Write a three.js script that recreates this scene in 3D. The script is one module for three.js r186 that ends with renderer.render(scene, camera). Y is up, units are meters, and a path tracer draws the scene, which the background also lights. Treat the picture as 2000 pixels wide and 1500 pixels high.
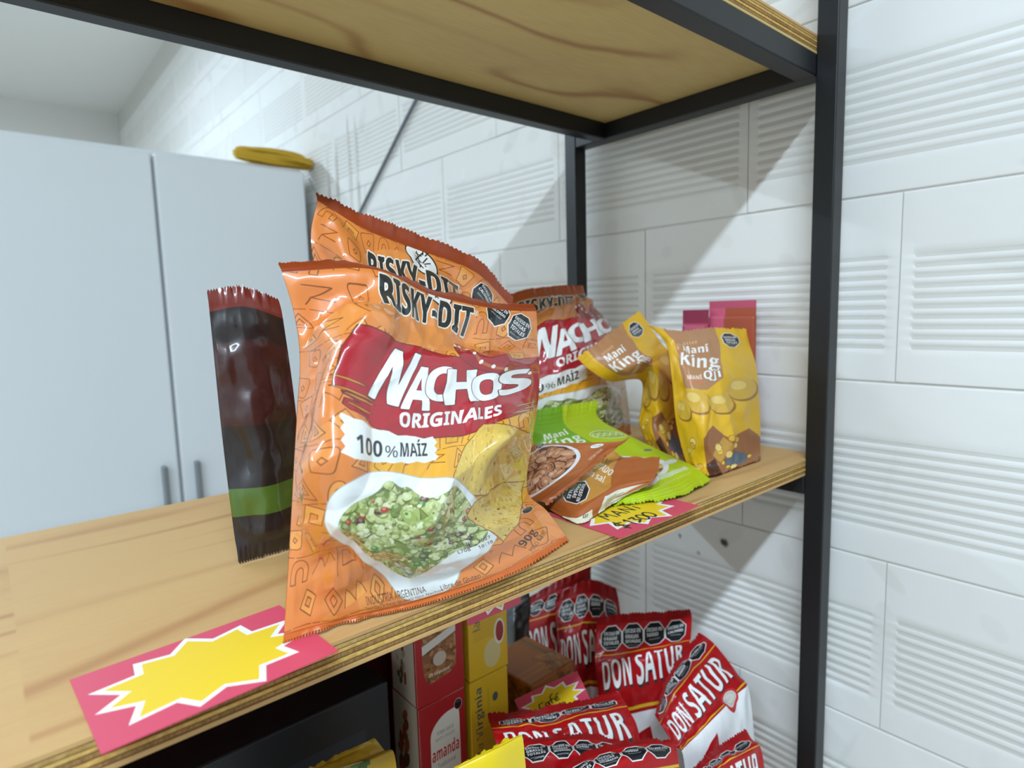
import * as THREE from 'three';
import { RoundedBoxGeometry } from 'three/addons/geometries/RoundedBoxGeometry.js';
import { RectAreaLightUniformsLib } from 'three/addons/lights/RectAreaLightUniformsLib.js';
import { mergeGeometries } from 'three/addons/utils/BufferGeometryUtils.js';
import { createNoise2D, createNoise3D } from 'simplex-noise';

// ---------------------------------------------------------------- camera, exposure
const scene = new THREE.Scene();
scene.background = new THREE.Color(0x20201f);
const camera = new THREE.PerspectiveCamera(63.77, 2000 / 1500, 0.02, 30);
const EYE = 1.45;                                   // eye height above the floor
camera.position.set(0, EYE, 0);
{
  const yaw = 40.592 * Math.PI / 180, pitch = 6.605 * Math.PI / 180, roll = -1.567 * Math.PI / 180;
  const F = new THREE.Vector3(Math.sin(yaw) * Math.cos(pitch), -Math.sin(pitch), -Math.cos(yaw) * Math.cos(pitch));
  const R = new THREE.Vector3(Math.cos(yaw), 0, Math.sin(yaw));
  const U = new THREE.Vector3().crossVectors(R, F);
  camera.up.copy(U.multiplyScalar(Math.cos(roll)).addScaledVector(R, -Math.sin(roll)));
  camera.lookAt(F.add(camera.position));
}
camera.focus = 0.42;
camera.userData.fStop = 7.5;
const renderer = new THREE.WebGLRenderer({ antialias: true });
renderer.toneMapping = THREE.LinearToneMapping;
renderer.toneMappingExposure = 1.2;
renderer.shadowMap.enabled = true;
RectAreaLightUniformsLib.init();

// ---------------------------------------------------------------- lamps of the room: ceiling tube fittings, parallel to the rack
const CEIL = 2.62, TUBE_Y = 2.535;
const LAMPS = [
  { x: -0.5, z: 0.515, power: 112, label: 'white ceiling tube fitting in front of the rack, nearer the brick wall' },
  { x: -1.75, z: 0.515, power: 112, label: 'white ceiling tube fitting in front of the rack, farther from the brick wall' },
  { x: -0.5, z: -2.46, power: 100, label: 'white ceiling tube fitting behind the rack, nearer the brick wall' },
  { x: -1.75, z: -2.46, power: 100, label: 'white ceiling tube fitting behind the rack, farther from the brick wall' },
];
const LAMP_COLOR = new THREE.Color(0.68, 0.84, 1.0);

// ---------------------------------------------------------------- small helpers
function rng(seed) { let a = seed >>> 0; return () => { a = (a + 0x6D2B79F5) | 0; let t = Math.imul(a ^ (a >>> 15), 1 | a); t = (t + Math.imul(t ^ (t >>> 7), 61 | t)) ^ t; return ((t ^ (t >>> 14)) >>> 0) / 4294967296; }; }
const noise2 = createNoise2D(rng(11)), noise3 = createNoise3D(rng(12));
const U = 0.29;
const lerp = (a, b, t) => a + (b - a) * t;
const clamp = (x, a = 0, b = 1) => Math.min(b, Math.max(a, x));
const smooth = (a, b, x) => { const t = clamp((x - a) / (b - a)); return t * t * (3 - 2 * t); };
const used = {};
function numbered(name) { const n = used[name] ?? 0; used[name] = n + 1; return n ? name + '_' + String(n).padStart(3, '0') : name; }
function shadows(o) { o.castShadow = true; o.receiveShadow = true; return o; }
function mesh(name, geo, mat, parent) { const m = shadows(new THREE.Mesh(geo, mat)); m.name = name; parent.add(m); return m; }
function thing(name, label, category, group, at = [0, 0, 0]) {
  const g = new THREE.Group(); g.name = numbered(name); g.position.set(...at);
  g.userData = { label, category }; if (group) g.userData.group = group;
  scene.add(g); return g;
}
function single(name, geo, mat, label, category, group) { const m = mesh(numbered(name), geo, mat, scene); m.userData = { label, category }; if (group) m.userData.group = group; return m; }
function structure(name, geo, mat) { const m = mesh(name, geo, mat, scene); m.userData = { kind: 'structure' }; return m; }
function box(x0, x1, y0, y1, z0, z1, r = 0) {
  const w = x1 - x0, h = y1 - y0, d = z1 - z0;
  const g = r ? new RoundedBoxGeometry(w, h, d, 2, r) : new THREE.BoxGeometry(w, h, d);
  g.translate((x0 + x1) / 2, (y0 + y1) / 2, (z0 + z1) / 2); return g;
}
// uv in metres from position: pick the two axes across the dominant normal axis
function planarUV(g, scale = 1) {
  const p = g.attributes.position, n = g.attributes.normal, uv = new Float32Array(p.count * 2);
  for (let i = 0; i < p.count; i++) {
    const ax = Math.abs(n.getX(i)), ay = Math.abs(n.getY(i)), az = Math.abs(n.getZ(i));
    let a, b; if (ay >= ax && ay >= az) { a = p.getX(i); b = p.getZ(i); } else if (ax >= az) { a = p.getZ(i); b = p.getY(i); } else { a = p.getX(i); b = p.getY(i); }
    uv[2 * i] = a * scale; uv[2 * i + 1] = b * scale;
  }
  g.setAttribute('uv', new THREE.BufferAttribute(uv, 2)); return g;
}
function canvas(w, h, draw) { const c = document.createElement('canvas'); c.width = w; c.height = h; draw(c.getContext('2d'), w, h); const t = new THREE.CanvasTexture(c); t.colorSpace = THREE.SRGBColorSpace; t.anisotropy = 8; return t; }
function data(w, h, f, srgb = true) {
  const d = new Uint8Array(w * h * 4);
  for (let y = 0; y < h; y++) for (let x = 0; x < w; x++) { const c = f(x / w, y / h), k = 4 * (y * w + x); d[k] = clamp(c[0], 0, 255); d[k + 1] = clamp(c[1], 0, 255); d[k + 2] = clamp(c[2], 0, 255); d[k + 3] = 255; }
  const t = new THREE.DataTexture(d, w, h); t.magFilter = THREE.LinearFilter; t.minFilter = THREE.LinearFilter; t.wrapS = t.wrapT = THREE.RepeatWrapping;
  if (srgb) t.colorSpace = THREE.SRGBColorSpace; t.needsUpdate = true; return t;
}
const mat = (o) => new THREE.MeshStandardMaterial(o);
const film = (map, o = {}) => new THREE.MeshPhysicalMaterial({ map, roughness: 0.42, clearcoat: 0.75, clearcoatRoughness: 0.14, side: THREE.DoubleSide, ...o });

// ---------------------------------------------------------------- wall paint and wood
const fbm = (x, y, o = 4) => { let s = 0, a = 0.5; for (let k = 0; k < o; k++) { s += a * noise2(x, y); x *= 2.03; y *= 2.03; a *= 0.5; } return s; };
// one map over the painted brick wall: 4.8 m along the wall, 2.4 m high; dirt runs and scuffs sit where the photograph shows them
const WALL_L = 4.8, WALL_H = 2.4;
const wallMap = canvas(2048, 1024, (c, w, h) => {
  c.fillStyle = '#e9e7e2'; c.fillRect(0, 0, w, h);
  const r = rng(5);
  for (let k = 0; k < 2600; k++) { c.fillStyle = `rgba(${r() < 0.5 ? '150,140,125' : '255,255,252'},${0.03 + 0.05 * r()})`; c.beginPath(); c.ellipse(r() * w, r() * h, 2 + 16 * r(), 1 + 6 * r(), r() * 3, 0, 7); c.fill(); }
  const P = (z, y) => [(-z) / WALL_L * w, h - (y - 0.25) / WALL_H * h];          // z along the wall in metres, y height
  const run = (z, y0, y1, wd, al) => { const [x, a] = P(z, y0), b = P(z, y1)[1]; for (let k = 0; k < 26; k++) { c.fillStyle = `rgba(128,118,104,${al * (0.3 + 0.7 * r())})`; const yy = lerp(a, b, r()); c.fillRect(x + (r() - 0.5) * wd, yy, 1 + r() * 3, 14 + r() * 50); } };
  run(-1.36, 1.93, 1.74, 6, 0.16); run(-1.40, 1.94, 1.76, 8, 0.13); run(-1.47, 1.90, 1.74, 6, 0.15); run(-1.52, 1.88, 1.72, 6, 0.12);
  for (const [z, y, s] of [[-0.412, 1.143, 3.4], [-0.48, 1.135, 1.6], [-0.45, 1.12, 1.1], [-0.52, 1.13, 1.4], [-0.9, 1.51, 1.8], [-0.56, 1.135, 2], [-0.5, 1.05, 1.1], [-0.44, 1.1, 1]]) { const [x, yy] = P(z, y); c.fillStyle = 'rgba(70,58,48,0.75)'; for (let k = 0; k < 5; k++) { c.beginPath(); c.ellipse(x + (r() - 0.5) * s, yy + (r() - 0.5) * s, s * 0.25 + r() * s * 0.3, s * 0.2 + r() * s * 0.2, r() * 3, 0, 7); c.fill(); } }
});
const wallBump = data(512, 512, (x, y) => { const v = 128 + 70 * fbm(x * 20, y * 20, 3) + 40 * noise2(x * 120, y * 120); return [v, v, v]; }, false);
function woodMap(seed, base, vein, sx, sy) {
  const n = createNoise2D(rng(seed)), n2 = createNoise2D(rng(seed + 1));
  return data(1024, 512, (x, y) => {
    const wx = n(x * 1.3, y * 5) * 0.5 + n(x * 4, y * 14) * 0.10 + n(x * 14, y * 40) * 0.012;
    const q = (y * sy + wx * sx);
    let ring = Math.pow(0.5 + 0.5 * Math.sin(q * Math.PI * 2), 12) * clamp(0.4 + 0.9 * n2(x * 2.5, y * 9));
    const fine = 0.5 + 0.5 * n2(x * 26, y * 240), blot = n(x * 3 + 9, y * 6);
    const k = clamp(0.62 * ring + 0.10 * fine + 0.10 * blot);
    return [lerp(base[0], vein[0], k), lerp(base[1], vein[1], k), lerp(base[2], vein[2], k)];
  });
}
const M = {
  wall: mat({ map: wallMap, bumpMap: wallBump, bumpScale: 0.0006, roughness: 0.72 }),
  mortar: mat({ color: 0xd5d2cb, roughness: 0.9 }),
  plaster: mat({ color: 0xe6e4de, roughness: 0.9 }),
  floor: mat({ color: 0xcdc8bf, roughness: 0.5 }),
  steel: mat({ color: 0x0f1114, roughness: 0.42, metalness: 0.0 }),
  woodUnder: mat({ map: woodMap(31, [208, 182, 118], [138, 90, 46], 2.2, 15), roughness: 0.6 }),
  woodTop: mat({ map: woodMap(41, [206, 165, 106], [170, 116, 66], 1.6, 26), roughness: 0.6 }),
};

// ---------------------------------------------------------------- the room
wallMap.wrapS = wallMap.wrapT = THREE.RepeatWrapping;
const XW = 2.45 * U;                                 // painted brick wall beside the rack
const ROOM = { x0: -3.0, z0: -4.2, z1: 2.7 };
structure('floor', box(ROOM.x0, XW + 0.15, -0.1, 0, ROOM.z0, ROOM.z1), M.floor);
structure('ceiling', box(ROOM.x0, XW + 0.15, CEIL, CEIL + 0.1, ROOM.z0, ROOM.z1), M.plaster);
structure('wall_left', box(ROOM.x0 - 0.12, ROOM.x0, -0.1, CEIL + 0.1, ROOM.z0, ROOM.z1), M.plaster);
structure('wall_back', box(ROOM.x0 - 0.12, XW + 0.15, -0.1, CEIL + 0.1, ROOM.z0 - 0.12, ROOM.z0), M.plaster);
structure('wall_front', box(ROOM.x0 - 0.12, XW + 0.15, -0.1, CEIL + 0.1, ROOM.z1, ROOM.z1 + 0.12), M.plaster);
{
  const wall = structure('wall_right', box(XW + 0.0014, XW + 0.15, 0, CEIL, ROOM.z0, ROOM.z1), M.mortar);
  // hollow bricks with horizontal ribs, painted: smooth margins above, below and at both ends
  const CH = 0.664 * U, BL = 1.088 * U, g = 0.0008;
  const profile = () => {                            // (y from the course line, depth of the face behind the wall plane)
    const p = [[g, 0.003], [g, 0.0006], [g + 0.002, 0], [0.028, 0.0]];
    const n = 10, y0 = 0.034, y1 = 0.136, pitch = (y1 - y0) / n;
    for (let k = 0; k < n; k++) { const y = y0 + k * pitch; p.push([y, 0.0002], [y + pitch * 0.16, 0.0024], [y + pitch * 0.36, 0.0024], [y + pitch * 0.56, 0.0003]); }
    p.push([y1 + 0.004, 0], [CH - g - 0.002, 0], [CH - g, 0.0006], [CH - g, 0.003]);
    return p;
  };
  const PR = profile();
  function brick(zc, y, jog) {
    const pos = [], nor = [], idx = [], uv = [];
    const h = BL / 2 - g * 0.6, zs = [-h, -h + 0.010, -h + 0.014, h - 0.014, h - 0.010, h];
    PR.forEach(([py, d]) => zs.forEach((z, j) => {
      const end = j === 0 || j === 5, flat = j < 2 || j > 3;
      const dd = end && d < 0.0026 ? 0.0004 : (flat && d > 0.0002 && d < 0.003 && py > 0.03 && py < 0.14 ? 0.0003 : d);
      pos.push(XW + dd + jog, y + py, zc + z); uv.push(-(zc + z) / WALL_L, (y + py - 0.25) / WALL_H);
    }));
    const n = zs.length;
    for (let i = 0; i + 1 < PR.length; i++) for (let j = 0; j + 1 < n; j++) { const a = i * n + j, b = a + 1, c = a + n, d = c + 1; idx.push(a, b, c, b, d, c); }
    const geo = new THREE.BufferGeometry(); geo.setAttribute('position', new THREE.Float32BufferAttribute(pos, 3)); geo.setAttribute('uv', new THREE.Float32BufferAttribute(uv, 2)); geo.setIndex(idx); geo.computeVertexNormals();
    return geo;
  }
  const r = rng(77);
  let n = 0;
  for (let k = -5; k < 5; k++) {
    const y = EYE + (0.377 + k * 0.664) * U; if (y < 0.3 || y + CH > CEIL) continue;
    const off = ((k % 2) + 2) % 2 ? -1.855 * U : -2.426 * U;
    for (let j = -11; j < 8; j++) {
      const zc = off + (j + 0.5) * BL; if (zc - BL / 2 < ROOM.z0 || zc > 0.75) continue;
      mesh(n ? 'brick_' + String(n).padStart(3, '0') : 'brick', brick(zc, y, (r() - 0.5) * 0.0004), M.wall, wall); n++;
    }
  }
}
for (const L of LAMPS) {
  const t = thing('ceiling_lamp', L.label, 'lamp', null, [L.x, CEIL, L.z]);
  mesh('housing', box(-0.565, 0.565, -0.045, 0, -0.05, 0.05, 0.008), mat({ color: 0xe6e6e2, roughness: 0.5 }), t);
  const glow = new THREE.CylinderGeometry(0.014, 0.014, 1.08, 20); glow.rotateZ(Math.PI / 2); glow.translate(0, -0.062, 0);
  mesh('tube', glow, mat({ color: 0xffffff, emissive: LAMP_COLOR, emissiveIntensity: 3 }), t);
  for (const s of [-1, 1]) mesh('lamp_holder', box(s * 0.548 - 0.012, s * 0.548 + 0.012, -0.08, -0.045, -0.016, 0.016, 0.004), mat({ color: 0xd9d9d4, roughness: 0.5 }), t);
  const a = new THREE.RectAreaLight(LAMP_COLOR, L.power, 1.08, 0.07);
  a.position.set(L.x, TUBE_Y, L.z); a.rotation.x = -Math.PI / 2; a.castShadow = true; scene.add(a);
}

// ---------------------------------------------------------------- the rack: black square tube, plywood boards
const rack = thing('shelf_rack', 'black square-tube steel rack with plywood shelf boards', 'shelf');
const X0 = -0.34, XR = 2.285 * U, XR2 = 2.36 * U, T = 0.0212;
const post = (x0, z1, h) => mesh('post', box(x0, x0 + (XR2 - XR), 0, h, z1 - T, z1, 0.0016), M.steel, rack);
post(XR, -2.145 * U, 2.3); post(XR, -0.93 * U, 2.3); post(X0, -2.145 * U, 2.3); post(X0, -0.93 * U, 2.3);
const plyLight = mat({ map: data(1024, 64, (x, y) => { const k = 0.5 + 0.5 * noise2(x * 60, y * 9), q = 0.5 + 0.5 * noise2(x * 9, y * 3 + 7), s = noise2(x * 300, y * 12); return [214 - 26 * k + 12 * q + 8 * s, 176 - 32 * k + 10 * q + 8 * s, 104 - 32 * k + 6 * s]; }), roughness: 0.75 });
const plyDark = mat({ map: data(1024, 64, (x, y) => { const k = 0.5 + 0.5 * noise2(x * 140, y * 6), q = noise2(x * 7, y * 2 + 3), s = noise2(x * 420, y * 20); return [172 - 42 * k + 16 * q + 14 * s, 132 - 40 * k + 12 * q + 12 * s, 76 - 30 * k + 8 * q + 8 * s]; }), roughness: 0.85 });
const plySand = mat({ map: data(1024, 64, (x, y) => { const k = 0.5 + 0.5 * noise2(x * 90, y * 14), s = noise2(x * 380, y * 30), q = noise2(x * 5, 1); return [196 - 30 * k + 18 * s + 10 * q, 160 - 32 * k + 16 * s + 8 * q, 98 - 30 * k + 12 * s]; }), roughness: 0.9 });
const plyGlue = mat({ color: 0x3c2a14, roughness: 0.9 });
function board(yTop, zf, under, top, railZ) {
  const b = new THREE.Group(); b.name = 'shelf_board'; rack.add(b);
  const th = 0.0184, lay = [0.15, 0.14, 0.13, 0.15, 0.14, 0.14, 0.15], r = rng(Math.round(yTop * 1000)); let y = yTop;
  const mats = [plyLight, plySand, plyLight, plyDark, plyLight, plyDark, plyLight];
  mesh('glue_core', planarUV(box(X0, 0.6955, yTop - th + 0.0004, yTop - 0.0004, -0.6205, zf - 0.002), 2), plyGlue, b);
  lay.forEach((f, k) => {
    const h = f * th, jut = (r() - 0.5) * 0.0007, g = 0.00028;
    const geo = planarUV(box(X0, 0.696, y - h + (k < 6 ? g : 0), y - (k ? g : 0), -0.6215, zf + jut, 0.0003), k === 0 || k === 6 ? 0.8 : 3);
    mesh('ply', geo, k === 0 ? top : k === 6 ? under : mats[k], b); y -= h;
  });
  const yr = yTop - th;
  mesh('rail', box(X0 + T, XR, yr - T, yr, railZ - T, railZ, 0.0016), M.steel, rack);
  mesh('rail', box(X0 + T, XR, yr - T, yr, -2.02 * U, -1.955 * U, 0.0016), M.steel, rack);
  mesh('rail', box(XR, XR2, yr - T, yr, -2.145 * U, -0.93 * U - T, 0.0016), M.steel, rack);
  mesh('rail', box(X0, X0 + T, yr - T, yr, -2.145 * U, -0.93 * U - T, 0.0016), M.steel, rack);
}
const SHELF = EYE - 0.571 * U, LOW = EYE - 2.065 * U;
board(EYE + 0.8595 * U + 0.0184, -0.2905, M.woodUnder, M.woodTop, -1.0 * U);
board(SHELF, -0.29, M.woodTop, M.woodTop, -1.135 * U);
board(LOW, -0.275, M.woodTop, M.woodTop, -1.135 * U);

// ---------------------------------------------------------------- behind the rack: a white cabinet, cord coil, cable
{
  const zf = -5.5 * U, xr = 2.345 * U, top = EYE + 1.337 * U;
  const t = thing('cabinet', 'tall pale blue-white metal cabinet standing behind the rack', 'cabinet', null, [xr - 0.35, 0, zf - 0.3]);
  const m = mat({ color: 0xf0f4f6, roughness: 0.45 });
  mesh('carcass', box(-0.35, 0.35, 0.06, top, -0.3, 0.28, 0.01), m, t);
  for (const s of [-1, 1]) { const d = mesh('door', box(s < 0 ? -0.348 : 0.003, s < 0 ? -0.003 : 0.348, 0.09, top - 0.012, 0.282, 0.3, 0.006), m, t); mesh('handle', box(s * 0.035 - 0.006, s * 0.035 + 0.006, 0.95, 1.12, 0.3, 0.32, 0.004), mat({ color: 0x9aa0a4, roughness: 0.35, metalness: 0.6 }), d); }
  for (const [x, z] of [[-0.3, -0.25], [0.3, -0.25], [-0.3, 0.22], [0.3, 0.22]]) mesh('foot', box(x - 0.02, x + 0.02, 0, 0.06, z - 0.02, z + 0.02, 0.003), M.steel, t);
  // coil of yellow cord lying on the cabinet
  const coil = [], rr = rng(9);
  for (let k = 0; k < 9; k++) {
    const pts = [], ph = rr() * 6, a = 0.07 + 0.03 * rr(), b = 0.02 + 0.012 * rr();
    for (let i = 0; i < 16; i++) { const th = i / 16 * Math.PI * 2; pts.push(new THREE.Vector3(Math.cos(th) * a + 0.01 * Math.sin(3 * th + ph), 0.006 + k * 0.0028 + 0.004 * Math.sin(2 * th + ph), Math.sin(th) * b + 0.006 * Math.cos(2 * th + ph))); }
    coil.push(new THREE.TubeGeometry(new THREE.CatmullRomCurve3(pts, true), 60, 0.0042, 6, true));
  }
  const c = single('cord_coil', mergeGeometries(coil), mat({ color: 0xd8ad2c, roughness: 0.6 }), 'coil of yellow cord lying on top of the pale cabinet', 'cord');
  c.position.set(xr - 0.056, top + 0.002, zf - 0.03);
  const cable = new THREE.TubeGeometry(new THREE.CatmullRomCurve3([[-3.35, 1.73], [-3.768, 1.468], [-4.185, 1.179], [-4.657, 0.847], [-5.0, 0.62], [-5.3, 0.3]].map(([z, y]) => new THREE.Vector3(XW - 0.006, EYE + y * U, z * U))), 60, 0.0036, 8);
  single('wall_cable', cable, mat({ color: 0x6a7075, roughness: 0.6 }), 'grey cable running diagonally down the white brick wall', 'cable');
  const thin = new THREE.TubeGeometry(new THREE.CatmullRomCurve3([[2.362, 1.237], [2.40, 1.16], [2.433, 1.087], [2.44, 0.8]].map(([x, y]) => new THREE.Vector3(x * U, EYE + y * U, zf + 0.012))), 30, 0.0016, 6);
  single('thin_wire', thin, mat({ color: 0x8b9094, roughness: 0.6 }), 'thin grey wire hanging beside the pale cabinet', 'wire');
}

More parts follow.
